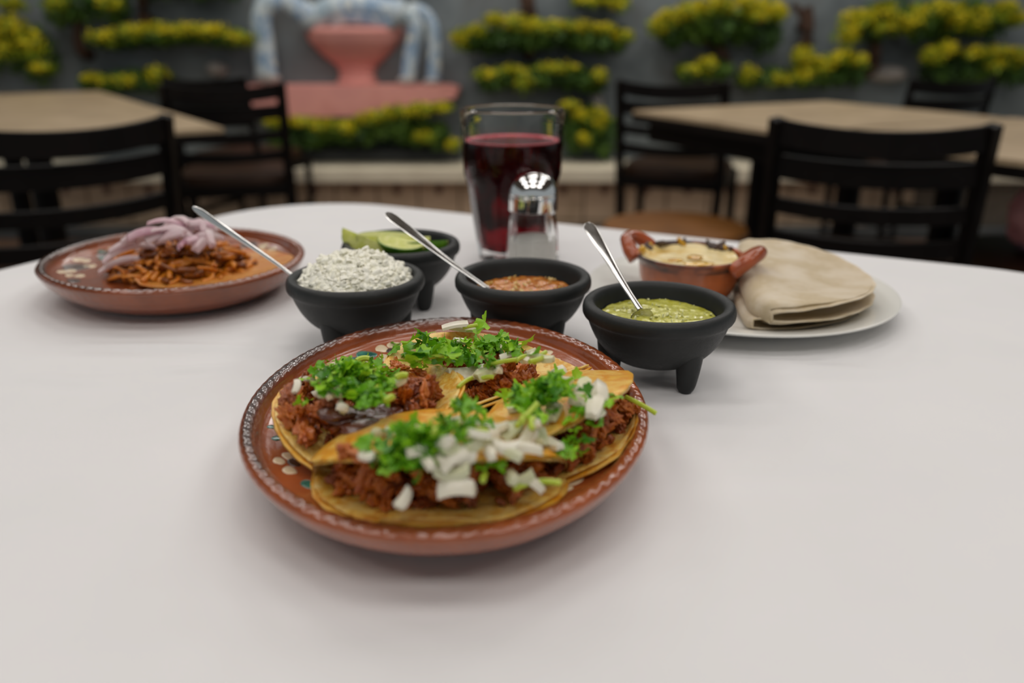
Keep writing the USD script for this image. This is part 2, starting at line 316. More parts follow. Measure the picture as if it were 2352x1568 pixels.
shrub("shrub", "long low shrub with a bright yellow top, left of the fountain", (205, 52, 580, 112), [(235, 84, 36, 16), (300, 72, 40, 16), (360, 66, 46, 15), (430, 68, 40, 15), (490, 70, 40, 15), (545, 84, 34, 15)], seed=3, yellow=1.5)
shrub("shrub", "low shrub behind the back left table, beside the chair back", (190, 150, 395, 220), [(225, 180, 34, 13), (290, 182, 28, 12), (360, 170, 26, 18)], seed=4)
shrub("shrub", "shrub cut by the top edge with a brown trunk, between two yellow shrubs at left", (280, -90, 560, 10), [], seed=5, trunk=[(333, 55, 333, -20, .04)])
shrub("shrub", "wide yellow-topped shrub just right of the fountain", (1040, 42, 1465, 128), [(1060, 84, 24, 20), (1090, 70, 26, 14), (1135, 45, 22, 14), (1185, 50, 28, 18), (1225, 54, 24, 13), (1270, 58, 30, 13), (1325, 60, 36, 15), (1385, 62, 30, 10), (1430, 80, 28, 10)], seed=6, green=1.2, yellow=1.1, trunk=[(1215, 130, 1225, 95, .03)])
shrub("shrub", "green shrub with few yellow flowers, above the drinking glass", (1085, 140, 1405, 215), [(1120, 170, 32, 12), (1200, 180, 22, 24), (1170, 160, 30, 10), (1280, 152, 50, 12), (1375, 172, 18, 14)], seed=7, yellow=.8)
shrub("shrub", "shrub behind the back of the black chair right of the glass", (1290, 215, 1420, 375), [(1375, 268, 24, 26), (1335, 262, 18, 12), (1310, 240, 22, 8), (1340, 315, 18, 12)], seed=8, green=1.6)
shrub("shrub", "small shrub at the top edge, centre right, with a brown trunk beside it", (1310, -70, 1450, 22), [(1360, 0, 40, 8), (1420, 4, 24, 14)], seed=9, trunk=[(1215, 40, 1200, -40, .05)])
shrub("shrub", "big arching yellow shrub on a brown trunk, right of centre", (1500, 5, 1810, 125), [(1515, 55, 22, 20), (1545, 38, 30, 18), (1590, 22, 36, 18), (1640, 8, 40, 18), (1700, 8, 44, 20), (1760, 14, 40, 18), (1785, 28, 22, 16), (1740, 34, 24, 12)], seed=10, green=1.4, yellow=1.5, trunk=[(1665, 160, 1650, 60, .045), (1660, 120, 1580, 60, .025)])
shrub("shrub", "small yellow bush under the arching shrub", (1555, 128, 1680, 190), [(1622, 150, 26, 18), (1590, 160, 24, 10)], seed=11)
shrub("shrub", "small sparse bush above the middle of the right table", (1695, 145, 1830, 205), [(1722, 168, 18, 18), (1790, 180, 26, 14)], seed=12, green=.7)
shrub("shrub", "bright yellow bush standing over the right table", (1815, 112, 1995, 205), [(1845, 128, 26, 22), (1850, 165, 22, 20), (1900, 140, 30, 14), (1940, 130, 26, 15), (1972, 138, 18, 15), (1885, 155, 18, 12)], seed=13, yellow=1.3, trunk=[(1850, 118, 1855, 15, .04), (1852, 60, 1820, 10, .025)])
shrub("shrub", "large yellow-flowered shrub in the top right corner", (1935, -30, 2352, 110), [(1950, 62, 24, 36), (1985, 40, 28, 16), (2030, 30, 30, 26), (2025, 58, 28, 16), (2075, 50, 24, 18), (2110, 34, 24, 24), (2160, 16, 30, 16), (2200, 38, 24, 28), (2250, 40, 22, 22), (2310, 22, 26, 22), (2335, 40, 16, 14)], seed=14, green=1.5, yellow=1.3, trunk=[(2005, 160, 2010, 85, .045)])
shrub("shrub", "yellow bush at the right edge under the large corner shrub", (2110, 100, 2380, 215), [(2145, 125, 24, 16), (2175, 110, 22, 14), (2240, 120, 32, 14), (2300, 118, 32, 16), (2285, 145, 20, 12), (2340, 130, 20, 20)], seed=15, green=1.3, yellow=1.2)
shrub("shrub", "low yellow-topped shrub in front of the fountain base", (600, 250, 1055, 345), [(640, 275, 28, 12), (690, 278, 28, 10), (740, 285, 30, 14), (800, 290, 30, 14), (855, 268, 36, 14), (910, 255, 40, 14), (965, 250, 36, 14), (1010, 245, 26, 11), (975, 310, 26, 10), (1040, 330, 14, 10)], seed=16, green=1.4, yellow=1.1, depth=.20)
def rock(label, px, py, w, h, mat, seed):
    rng = np.random.default_rng(seed); q = at(px, py, YW - .03); sc = YW / FPX
    b = trimesh.creation.icosphere(2, 1.0); v = np.array(b.vertices)
    v = v * (1 + .5 * (meshkit.fbm(v * 1.6 + seed, 3) - .5))[:, None] * np.array([w * sc / 2, .07, h * sc / 2]) + q
    tag(obj("rock", (v, b.faces), mat, None, 60), label, "rock")
rock("pale rock on the grey wall above the left black chair", 500, 158, 44, 30, m_rock, 1)
rock("long pinkish pale rock above the right table", 2035, 170, 84, 34, m_rock, 2)
rock("pale rock between the shrub and the black chair right of the glass", 1368, 245, 36, 60, m_rock, 3)
rock("small pale rock among the leaves below the fountain base", 858, 288, 22, 36, m_rock, 4)
rock("small pale rock on the ledge right of the glass", 1365, 380, 44, 30, m_rock, 5)

FY = YW - .02
def fpt(px, py, y=FY): return at(px, py, y)
ft = thing("fountain", "pink stone fountain with pale blue falling water on the garden wall", "fountain", (fpt(815, 255)[0], YW, fpt(815, 262)[2]))
cx = fpt(815, 100)[0]
def frad(xl, xr, py): return (fpt(xr, py)[0] - fpt(xl, py)[0]) / 2
zz = lambda py: fpt(815, py)[2]
def relief(prof, sy): 
    v, f = lathe(prof, 48, sy); v = v + np.array([cx, YW, 0]); v[:, 1] = np.minimum(v[:, 1], YW - .001); return v, f
obj("bowl", relief([(.001, zz(146)), (frad(770, 865, 150), zz(150)), (frad(735, 895, 118), zz(124)), (frad(712, 905, 100), zz(104)), (frad(700, 912, 96), zz(96)), (frad(690, 918, 70), zz(72)), (frad(694, 915, 60), zz(62)), (frad(720, 890, 60), zz(66)), (.001, zz(70))], .75), m_pinkst, ft, 30)
obj("stem", relief([(frad(775, 850, 200), zz(204)), (frad(768, 862, 190), zz(188)), (frad(778, 856, 170), zz(170)), (frad(770, 865, 150), zz(150)), (.001, zz(148))], .8), m_pinkst, ft, 30)
xL, xR = fpt(535, 230)[0], fpt(1060, 230)[0]
basin = [(xL, 192), (xR - .05, 192), (xR, 200), (xR - .02, 222), (xR - .25, 240), (cx, 262), (cx - .3, 264), (xL, 258)]
bv = []
for yy, k in ((YW - .001, 1.0), (YW - .16, .985)):
    bv += [(cx + (x - cx) * k, yy, zz(py)) for x, py in basin]
obj("basin", trimesh.convex.convex_hull(np.array(bv)), m_pinkst, ft, False)
def stream(pts, w0, w1):
    q = curve([fpt(a, b, YW - d) for a, b, d in pts], 24)
    return tube(q, np.linspace(w0, w1, 24), 12, .6, up=(0, 1, 0))
for pts, w0, w1 in [([(720, 62, .10), (690, 25, .12), (650, 0, .12), (612, 10, .12), (600, 60, .11), (608, 130, .10), (612, 185, .10)], .045, .058),
                    ([(690, 20, .1), (720, 38, .11), (760, 20, .11), (820, 14, .11), (880, 22, .11), (930, 30, .10)], .055, .06),
                    ([(760, 48, .1), (800, 34, .11), (860, 40, .11), (905, 48, .11)], .04, .045),
                    ([(890, 52, .1), (930, 30, .11), (955, 60, .11), (945, 120, .1), (935, 185, .10)], .04, .036),
                    ([(940, 20, .1), (975, 30, .11), (995, 70, .11), (998, 130, .1), (995, 188, .10)], .03, .034)]:
    obj("water_stream", stream(pts, w0, w1), m_water, ft, True)
for px, py, w in ((615, 180, .055), (935, 185, .04), (992, 188, .035)):
    q = fpt(px, py, YW - .1); b = trimesh.creation.icosphere(2, 1.0)
    obj("splash", (np.array(b.vertices) * (1 + .5 * (meshkit.fbm(np.array(b.vertices) * 2 + px, 3) - .5))[:, None] * np.array([w * 1.2, .05, w * .6]) + q, b.faces), m_rock, ft, 60)
g = box(fpt(600, 360)[0], fpt(1060, 360)[0], YW - .10, YW + .01, ztop, fpt(800, 338)[2], .01)
tag(obj("stone_kerb", g, m_stone), "dark grey stone kerb under the low shrub, on the ledge", "kerb")

# ---------------------------------------------------------------- back tables and chairs
def rect_table(label, c0, c1, c2, apron=False):
    """tabletop through near corner c0 with edges to c1 and c2 (xy)"""
    c0, c1, c2 = map(lambda q: np.array(q, float), (c0, c1, c2)); e1, e2 = c1 - c0, c2 - c0
    mid = c0 + (e1 + e2) / 2
    t = thing("restaurant_table", label, "table", (*mid, 0))
    def slab(k, z0, z1):
        q = [mid + (a * e1 + b * e2) * k / 2 for a, b in ((-1, -1), (1, -1), (1, 1), (-1, 1))]
        return trimesh.convex.convex_hull(np.array([(x, y, z) for x, y in q for z in (z0, z1)]))
    obj("tabletop", slab(1.0, .722, .75), m_ttop, t, False)
    obj("edge_band", slab(1.006, .712, .738), m_black, t, False)
    if apron: obj("apron", slab(.90, .65, .714), m_black, t, False)
    for a in (-.55, .55):
        q = mid + a * e1 / 2
        obj("pedestal", mv(lathe([(.001, .02), (.045, .02), (.04, .06), (.035, .66), (.10, .705), (.001, .712)], 24), (*q, 0)), m_black, t, 40)
        obj("foot", tube(curve([(*(q - .30 * e2), .014), (*q, .05), (*(q + .30 * e2), .014)], 10), np.r_[.018, np.full(8, .026), .018], 8), m_black, t, 40)
    return t
rect_table("long beige table at back left behind the ladder-back chair", (-.79, 2.33), (-1.88, 3.93), (-1.50, 1.88))
rect_table("beige table at back right behind the curved chair back", (.72, 2.22), (.41, 2.90), (1.52, 2.64), True)
rect_table("second beige table at the right edge of the photo", (1.06, 1.66), (.735, 2.19), (1.87, 2.11))

def make_chair():
    """ladder-back chair; origin on the floor under the middle of the back, sitter faces +y"""
    t = thing("dining_chair", "black ladder-back dining chair", "chair", (0, 0, 0), group=None)
    hw = .205
    for s in (-1, 1):
        p = curve([(s * (hw - .01), .00, 0), (s * (hw - .008), .015, .25), (s * hw, .01, .45), (s * hw, -.015, .65), (s * hw, -.045, .822)], 14)
        v, f = tube(p, np.full(14, .019), 4, 1.15, up=(0, 1, 0)); 
        obj("post", (v, f), m_black, t, False, local=True)
    for s in (-1, 1):
        obj("leg", tube(curve([(s * hw, .40, 0), (s * hw, .39, .2), (s * hw, .385, .44)], 8), np.linspace(.016, .02, 8), 4), m_black, t, False, local=True)
    def rail(z, h, y, bow=.055, th=.011, dip=.006):
        n = 17; x = np.linspace(-hw, hw, n); yy = y - bow * (1 - (x / hw) ** 2)
        v = np.array([(x[i], yy[i] + dy, z + dz - dip * (1 - (x[i] / hw) ** 2)) for i in range(n) for dy, dz in ((-th, -h / 2), (th, -h / 2), (th, h / 2), (-th, h / 2))])
        f = []
        for i in range(n - 1):
            for k in range(4):
                a, b = i * 4 + k, i * 4 + (k + 1) % 4; f += [(a, b, b + 4), (a, b + 4, a + 4)]
        f += [(0, 2, 1), (0, 3, 2), (n * 4 - 4, n * 4 - 3, n * 4 - 2), (n * 4 - 4, n * 4 - 2, n * 4 - 1)]
        return v, np.array(f)[:, ::-1]
    obj("top_rail", rail(.797, .052, -.040, .07, .011, .014), m_black, t, 40, local=True)
    obj("back_rail", rail(.722, .050, -.024), m_black, t, 40, local=True)
    obj("back_rail", rail(.636, .034, -.010), m_black, t, 40, local=True)
    obj("back_rail", rail(.560, .036, .004), m_black, t, 40, local=True)
    sh = []
    for k in range(40):
        a = 2 * math.pi * k / 40; x, y = math.cos(a), math.sin(a)
        e = 4.0; r = (abs(x) ** e + abs(y) ** e) ** (-1 / e); sh.append((x * r * .215, .205 + y * r * .205))
    sh = np.array(sh); mid = sh.mean(0)
    rings = [(sh, .445), (sh * 1.0, .468), (mid + (sh - mid) * .96, .482), (mid + (sh - mid) * .7, .490), (mid + (sh - mid) * .02, .492)]
    v = np.vstack([np.c_[p, np.full(len(p), z)] for p, z in [(mid + (sh - mid) * .02, .445)] + rings]); n = 40; f = []
    for i in range(len(rings)):
        for k in range(n):
            a, b = i * n + k, i * n + (k + 1) % n; f += [(a, b, b + n), (a, b + n, a + n)]
    obj("seat", (v, np.array(f)), m_dseat, t, 40, local=True)
    fr = [box(-hw, hw, .37, .40, .40, .446), box(-hw, hw, -.002, .025, .40, .446), box(-hw - .012, -hw + .012, 0, .40, .40, .446), box(hw - .012, hw + .012, 0, .40, .40, .446)]
    obj("seat_frame", cat(fr), m_black, t, False, local=True)
    for s in (-1, 1): obj("stretcher", box(s * hw - .009, s * hw + .009, .01, .39, .20, .225), m_black, t, False, local=True)
    return t
chair0 = make_chair()
def put_chair(pl, pr, label, first=[True]):
    """pl, pr: the chair's own left and right post tops as its sitter sees them (xy)"""
    pl, pr = np.array(pl), np.array(pr); d = pr - pl; rz = math.atan2(d[1], d[0]); c = (pl + pr) / 2
    off = np.array([-math.sin(rz), math.cos(rz)]) * .045
    loc = (*(c + off), 0)
    if first[0]:
        first[0] = False
        x = UsdGeom.Xformable(chair0); ops = x.GetOrderedXformOps(); ops[0].Set(tuple(map(float, loc))); ops[1].Set(math.degrees(rz))
        tag(chair0, label, None, "black dining chairs"); return chair0
    return dup(chair0, loc, rz, label, "black dining chairs")
put_chair((.574, 1.817), (.948, 1.689), "black ladder-back chair at right, its curved back towards the white table")
put_chair((-1.075, 1.625), (-.771, 1.888), "black ladder-back chair at left edge, its back towards the white table")
put_chair((-1.255, 3.10), (-.855, 3.20), "black ladder-back chair in front of the fountain, right of the left table")
put_chair((.41, 3.42), (.82, 3.25), "black ladder-back chair right of the glass, behind the corner of the right table")
put_chair((-1.52, 3.78), (-1.13, 3.64), "black chair partly hidden behind the chair in front of the fountain")
put_chair((1.62, 3.50), (2.02, 3.62), "black chair beyond the right table, only its top rail showing")
put_chair((1.21, 1.66), (1.57, 1.86), "chair at the right edge with only its seat showing, under the pink cloth")
sl = thing("stool", "brown padded seat behind the clay pot, between the two black chairs at right", "stool", (.476, 2.39, 0))
obj("seat", mv(lathe([(.001, .425), (.20, .425), (.212, .434), (.213, .452), (.205, .466), (.17, .475), (.001, .478)], 48), (.476, 2.39, 0)), m_seat, sl, 40)
for sx in (-1, 1):
    for sy in (-1, 1):
        obj("leg", tube([(.476 + sx * .165, 2.39 + sy * .165, 0), (.476 + sx * .14, 2.39 + sy * .14, .428)], .018, 8), m_black, sl, 40)
obj("foot_ring", mv(lathe([(.196, .16), (.206, .16), (.206, .178), (.196, .178), (.196, .16)], 40), (.476, 2.39, 0)), m_black, sl, 40)
pk = thing("folded_cloth", "pink folded cloth with a mauve hem at the right edge on a brown seat", "cloth", (1.30, 1.95, .49))
rng = np.random.default_rng(5)
b = trimesh.creation.icosphere(3, 1.0); v = np.array(b.vertices); k = 1 + .35 * (meshkit.fbm(v * 2.3 + 7, 3) - .5)
obj("cloth_body", (v * k[:, None] * np.array([.12, .10, .10]) + np.array([1.315, 1.95, .580]), b.faces), m_pinkc, pk, 60)
obj("hem", (v * k[:, None] * np.array([.09, .08, .03]) + np.array([1.315, 1.95, .512]), b.faces), m_purple, pk, 60)

# ---------------------------------------------------------------- our table and its cloth
U, V = np.array([.895, -.446]), np.array([.446, .895])
u0, u1, v0, v1 = -.885, .235, -.16, 1.018
def rrect(pad, rad, n=26):
    pts = []
    for (cu, cv, a0) in ((u1 + pad - rad, v1 + pad - rad, 0), (u0 - pad + rad, v1 + pad - rad, 90), (u0 - pad + rad, v0 - pad + rad, 180), (u1 + pad - rad, v0 - pad + rad, 270)):
        for k in range(n):
            a = math.radians(a0 + 90 * k / (n - 1)); pts.append((cu + rad * math.cos(a), cv + rad * math.sin(a)))
    p = np.array(pts); d = np.r_[0, np.cumsum(np.linalg.norm(np.diff(np.vstack([p, p[:1]]), axis=0), axis=1))]
    s = np.linspace(0, d[-1], 361)[:-1]; pp = np.vstack([p, p[:1]])
    return np.stack([np.interp(s, d, pp[:, 0]), np.interp(s, d, pp[:, 1])], 1)
def uvw(p, z): return np.c_[p[:, :1] * U + p[:, 1:] * V, np.broadcast_to(z, (len(p),))]
tb = thing("dining_table", "square wooden dining table with rounded corners hidden under the white tablecloth", "table", (*( (u0 + u1) / 2 * U + (v0 + v1) / 2 * V), 0))
e = rrect(-.012, .17); n = len(e); mid = e.mean(0)
v = np.vstack([uvw(mid + (e - mid) * .001, TZ - .035), uvw(e, TZ - .035), uvw(e, TZ - .006), uvw(mid + (e - mid) * .001, TZ - .006)]); f = []
for i in range(3):
    for k in range(n):
        a, b_ = i * n + k, i * n + (k + 1) % n; f += [(a, b_, b_ + n), (a, b_ + n, a + n)]
obj("tabletop", (v, np.array(f)), m_dwood, tb, False)
c = mid[0] * U + mid[1] * V
obj("pedestal", mv(lathe([(.001, .02), (.055, .02), (.05, .3), (.045, .70), (.15, .714), (.001, .715)], 32), (*c, 0)), m_black, tb, 40)
for k in range(4):
    a = k * math.pi / 2 + .3; d = np.array([math.cos(a), math.sin(a)])
    obj("foot", tube(curve([(*(c + d * .03), .09), (*(c + d * .18), .055), (*(c + d * .36), .022)], 8), np.linspace(.035, .02, 8), 8), m_black, tb, 40)
# tablecloth
def cloth():
    ring0 = rrect(0, .17); mid = ring0.mean(0); nn = len(ring0); rows = []
    rng = np.random.default_rng(3)
    def wrinkle(P):
        w = .0010 * (meshkit.fbm(np.c_[P * np.array([5, 9]), np.zeros(len(P))], 3) - .5)
        w = w - .0004
        for (a, b_, amp, sg) in ((un(150, 790), un(700, 800), .0022, .008), (un(330, 852), un(560, 838), .0022, .008), (un(1700, 830), un(2100, 860), .0018, .010), (un(0, 860), un(300, 880), .0018, .010), (un(1500, 940), un(1900, 930), .0018, .010)):
            a, b_ = a[:2], b_[:2]; d = b_ - a; l = np.linalg.norm(d); d = d / l
            s = np.clip((P - a) @ d, 0, l); dist = np.linalg.norm(P - a - s[:, None] * d, axis=1)
            w = w + amp * np.exp(-(dist / sg) ** 2) * np.sin(np.pi * s / l) - .6 * amp * np.exp(-((dist - 1.6 * sg) / sg) ** 2) * np.sin(np.pi * s / l)
        return np.minimum(w, .0016)
    for k in np.r_[np.linspace(.002, .97, 90), np.linspace(.98, 1, 4)]:
        p = mid + (ring0 - mid) * k; P = p[:, :1] * U + p[:, 1:] * V
        w = wrinkle(P) if k < .985 else np.zeros(len(P))
        rows.append(np.c_[P, TZ + w])
    ph = np.linspace(0, 2 * np.pi, nn, endpoint=False); wave = np.sin(ph * 17) + .6 * np.sin(ph * 29 + 1)
    for k, drop in enumerate(np.linspace(0.004, .24, 14)):
        o = rrect(.006 if k else .004, .172); q = drop / .24
        nrm = np.roll(o, -1, 0) - np.roll(o, 1, 0); nrm = np.c_[nrm[:, 1], -nrm[:, 0]]; nrm /= np.linalg.norm(nrm, axis=1, keepdims=True)
        o = o + nrm * (.004 + .012 * q + wave[:, None] * .010 * q * q)
        rows.append(uvw(o, TZ - drop))
    v = np.vstack(rows); f = []
    for i in range(len(rows) - 1):
        a = i * nn + np.arange(nn); b_ = i * nn + (np.arange(nn) + 1) % nn
        f += [np.stack([a, b_ , b_ + nn], 1), np.stack([a, b_ + nn, a + nn], 1)]
    f = np.vstack(f)
    return v, f
tag(obj("tablecloth", cloth(), m_cloth, None, True), "plain white tablecloth covering the near table", "tablecloth")

# ---------------------------------------------------------------- height map used to rest the food
class Heights:
    def __init__(s, x0, x1, y0, y1, base, res=.0008):
        s.x0, s.y0, s.res = x0, y0, res; s.g = np.full((int((x1 - x0) / res), int((y1 - y0) / res)), float(base)); s.lim = None
    def idx(s, P):
        return np.clip(((P[..., 0] - s.x0) / s.res).astype(int), 0, s.g.shape[0] - 1), np.clip(((P[..., 1] - s.y0) / s.res).astype(int), 0, s.g.shape[1] - 1)
    def add(s, mesh):
        v, f = vf(mesh); t = v[f]; pts = [v]
        e = np.linalg.norm(t[:, 0] - t[:, 1], axis=1).max()
        k = int(min(7, max(1, math.ceil(e / s.res / 1.3))))
        for a in range(k + 1):
            for b in range(k + 1 - a):
                w = np.array([a, b, k - a - b]) / k; pts.append((t * w[None, :, None]).sum(1))
        P = np.vstack(pts); i, j = s.idx(P); np.maximum.at(s.g, (i, j), P[:, 2])
        if s.lim is not None: np.minimum(s.g, s.lim, out=s.g)
    def cap(s, dz):
        from scipy.ndimage import uniform_filter, maximum_filter
        s.lim = None; s.g = maximum_filter(s.g, 5) * 0 + s.g; s.lim = np.maximum(uniform_filter(s.g, 9) + dz, s.g)
    def top(s, x, y, r=.002):
        i0, j0 = s.idx(np.array([x - r, y - r])); i1, j1 = s.idx(np.array([x + r, y + r])); return s.g[i0:i1 + 1, j0:j1 + 1]
    def ray(s, px, py):
        """where the photo's line of sight through a pixel first meets the food"""
        a, b = un(px, py, .09), un(px, py, 0.0)
        k = np.linspace(0, 1, 600)[:, None]; P = a + (b - a) * k; i, j = s.idx(P); hit = np.nonzero(P[:, 2] <= s.g[i, j])[0]
        return P[hit[0]] if len(hit) else b
def rest(hm, mesh, x, y, r=.002, sink=.0, q=.7):
    """drops a mesh (centred near the origin) onto the height map at x, y"""
    v, f = vf(mesh); z = np.quantile(hm.top(x, y, r), q)
    v = v + np.array([x, y, z - v[:, 2].min() - sink]); hm.add((v, f)); return v, f

# ---------------------------------------------------------------- clay plates
PROF = [(.0005, 0), (.072, 0), (.080, .001), (.095, .0085), (.1065, .0175), (.1132, .0255), (.1162, .0315), (.1182, .0357), (.1184, .0375), (.1176, .0392), (.1160, .0402), (.1138, .0406), (.1115, .0401), (.1100, .0384), (.1089, .0356), (.1081, .0325), (.1062, .0303), (.100, .0288), (.085, .0271), (.065, .0257), (.04, .0247), (.02, .0242), (.0005, .0242)]
PROF = [(r, z * .9) for r, z in PROF]
CREST = 11
def plate_rad(P, c, rx, ry, rot):
    d = np.asarray(P, float)[..., :2] - np.asarray(c); x, y = d[..., 0] * math.cos(rot) + d[..., 1] * math.sin(rot), -d[..., 0] * math.sin(rot) + d[..., 1] * math.cos(rot)
    return np.hypot(x, y * rx / ry) / (rx / .1184)
def dense(prof, n):
    p = np.array(prof); d = np.r_[0, np.cumsum(np.linalg.norm(np.diff(p, axis=0), axis=1))]
    s = np.linspace(0, d[-1], n); return np.stack([np.interp(s, d, p[:, 0]), np.interp(s, d, p[:, 1])], 1)
ZP = .0255
def clay_plate(label, c, rx, ry, dots, leaves, smokes, rot=0.0, twist=True, seed=0, tint=1.0):
    t = thing("clay_plate", label, "plate", (c[0], c[1], TZ), group="glazed clay plates")
    s = rx / .1184; prof = dense(np.array(PROF) * np.array([s, 1.0]), 110)
    def rf(r, z, a):
        band = np.exp(-((r / s - .1140) / .0032) ** 2) * (z > .027)
        tw = np.sin(a * 88 + (r / s - .113) * 900)
        wob = .0007 * (meshkit.fbm(np.stack([np.cos(a) * 3, np.sin(a) * 3, z * 0 + seed], -1), 3) - .5) * (z > .009)
        rings = .00016 * np.sin(r / s * 1500) * ((z < .0285) & (z > .0212) & (r / s < .103) & (r > .01))
        z2 = z + (band * tw * .00044 if twist else 0) + wob * 1.2 + rings
        return r * (1 + .006 * (meshkit.fbm(np.stack([np.cos(a) * 1.5, np.sin(a) * 1.5, z * 0 + seed + 9], -1), 2) - .5)), z2
    v, f = lathe(prof, 480, ry / rx, rf)
    a = np.arctan2(v[:, 1] * rx / ry, v[:, 0]); r = np.hypot(v[:, 0], v[:, 1] * rx / ry) / s
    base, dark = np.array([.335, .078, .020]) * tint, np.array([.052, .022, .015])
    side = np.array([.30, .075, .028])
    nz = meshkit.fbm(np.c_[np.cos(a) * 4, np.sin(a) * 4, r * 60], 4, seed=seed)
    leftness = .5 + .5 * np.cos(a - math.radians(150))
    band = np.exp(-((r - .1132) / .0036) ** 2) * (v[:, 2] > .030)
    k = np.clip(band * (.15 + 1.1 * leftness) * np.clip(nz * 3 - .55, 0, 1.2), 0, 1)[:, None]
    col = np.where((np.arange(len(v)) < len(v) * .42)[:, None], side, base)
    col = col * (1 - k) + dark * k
    v = v @ R3(rot)[:3, :3].T + np.array([c[0], c[1], TZ])
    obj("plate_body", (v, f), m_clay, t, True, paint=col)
    def surf(P):
        rr = plate_rad(P, c, rx, ry, rot); pr = np.array(PROF)[CREST:][::-1]; return TZ + np.interp(rr, pr[:, 0], pr[:, 1])
    def daub(P0, ax, L, Wd, mat, nm):
        L, Wd = L * .8, Wd * .8; P0 = np.array(c) + (P0 - np.array(c)) * min(.965, (.105 - max(L, Wd) * .118 / rx) / float(plate_rad(P0, c, rx, ry, rot)))
        g = np.linspace(0, 2 * np.pi, 18, endpoint=False); rings = [(.02, .0005), (.6, .00045), (.9, .00035), (1.0, -.0004)]; vv = []
        jit = 1 + .08 * np.sin(g * 3 + P0[0] * 900)
        bx = np.array([-ax[1], ax[0]])
        for q, up in rings:
            P = P0 + (np.cos(g) * L * q * jit)[:, None] * ax + (np.sin(g) * Wd * q * jit)[:, None] * bx
            vv.append(np.c_[P, surf(P) + up])
        v = np.vstack(vv); ff = []
        for i in range(3):
            for j in range(18):
                a_, b_ = i * 18 + j, i * 18 + (j + 1) % 18; ff += [(a_, a_ + 18, b_ + 18), (a_, b_ + 18, b_)]
        obj(nm, (v, np.array(ff)), mat, t, True)
    for nm, mat, lst in (("painted_patch", m_smoke, smokes), ("painted_petal", m_cream, dots), ("painted_leaf", m_teal, leaves)):
        for (px, py, L, Wd) in lst:
            P0 = un(px, py, ZP)[:2]; ax = P0 - np.array(c); ax = ax / np.linalg.norm(ax)
            daub(P0, ax, L, Wd, mat, nm)
    return t
PC = np.array([-.0389, .4553]); PRX, PRY, PROT = .1186, .1500, .053
clay_plate("brown clay plate with a notched rim holding the four tacos", PC, PRX, PRY,
    [(870, 795, .0075, .006), (891, 779, .006, .006), (912, 789, .006, .005), (738, 824, .007, .006), (718, 845, .0075, .006), (880, 815, .008, .006), (838, 822, .006, .005), (846, 748 + 70, .003, .003),
     (646, 1051, .0038, .0062), (625, 1065, .004, .0056), (650, 1086, .0045, .0062), (611, 945, .006, .004), (1268, 806, .0062, .0056), (1281, 826, .0068, .0062), (1332, 1112, .0042, .0075), (1296, 1111, .003, .0045), (1310, 1131, .0035, .006), (1278, 1139, .0038, .006), (700, 862, .006, .005)],
    [(826, 806, .009, .010), (800, 824, .006, .008), (700, 1121, .0045, .0095), (737, 1115, .004, .007), (737, 1135, .0035, .005), (1384, 1081, .0045, .009), (1398, 1057, .0045, .0085), (1345, 848, .0095, .011), (1318, 845, .006, .007), (622, 1010, .0045, .004), (604, 986, .0035, .003)],
    [(894, 800, .005, .005), (660, 1066, .004, .007), (1265, 827, .004, .004), (1300, 1122, .003, .006)], rot=PROT, seed=1)
LC = np.array([-.3328, .7958]); LRX, LRY, LROT = .1210, .1330, .84
clay_plate("brown clay plate at left holding the shredded pork under pink onion", LC, LRX, LRY,
    [(163, 596, .0065, .0075), (190, 597, .0055, .0065), (203, 607, .0055, .0065), (186, 609, .0055, .006), (134, 625, .006, .0065), (155, 621, .0055, .006), (175, 631, .006, .007), (150, 632, .005, .006), (258, 560, .007, .006), (281, 565, .0065, .006), (265, 578, .0065, .006), (244, 569, .007, .006), (262, 569, .005, .005), (622, 561, .0075, .007), (632, 571, .006, .007), (605, 570, .007, .006), (663, 592, .0065, .007), (640, 600, .006, .007)],
    [(232, 590, .008, .006), (215, 575, .008, .006)],
    [(165, 612, .016, .018), (240, 582, .016, .013), (625, 580, .013, .016), (592, 556, .014, .012), (160, 645, .008, .012)], rot=LROT, seed=4, tint=.78)
def plate_z(x, y, c=PC, rx=PRX, ry=PRY, rot=PROT):
    r = plate_rad(np.stack([x, y], -1), c, rx, ry, rot); pr = np.array(PROF)[CREST:][::-1]; return TZ + np.interp(r, pr[:, 0], pr[:, 1])

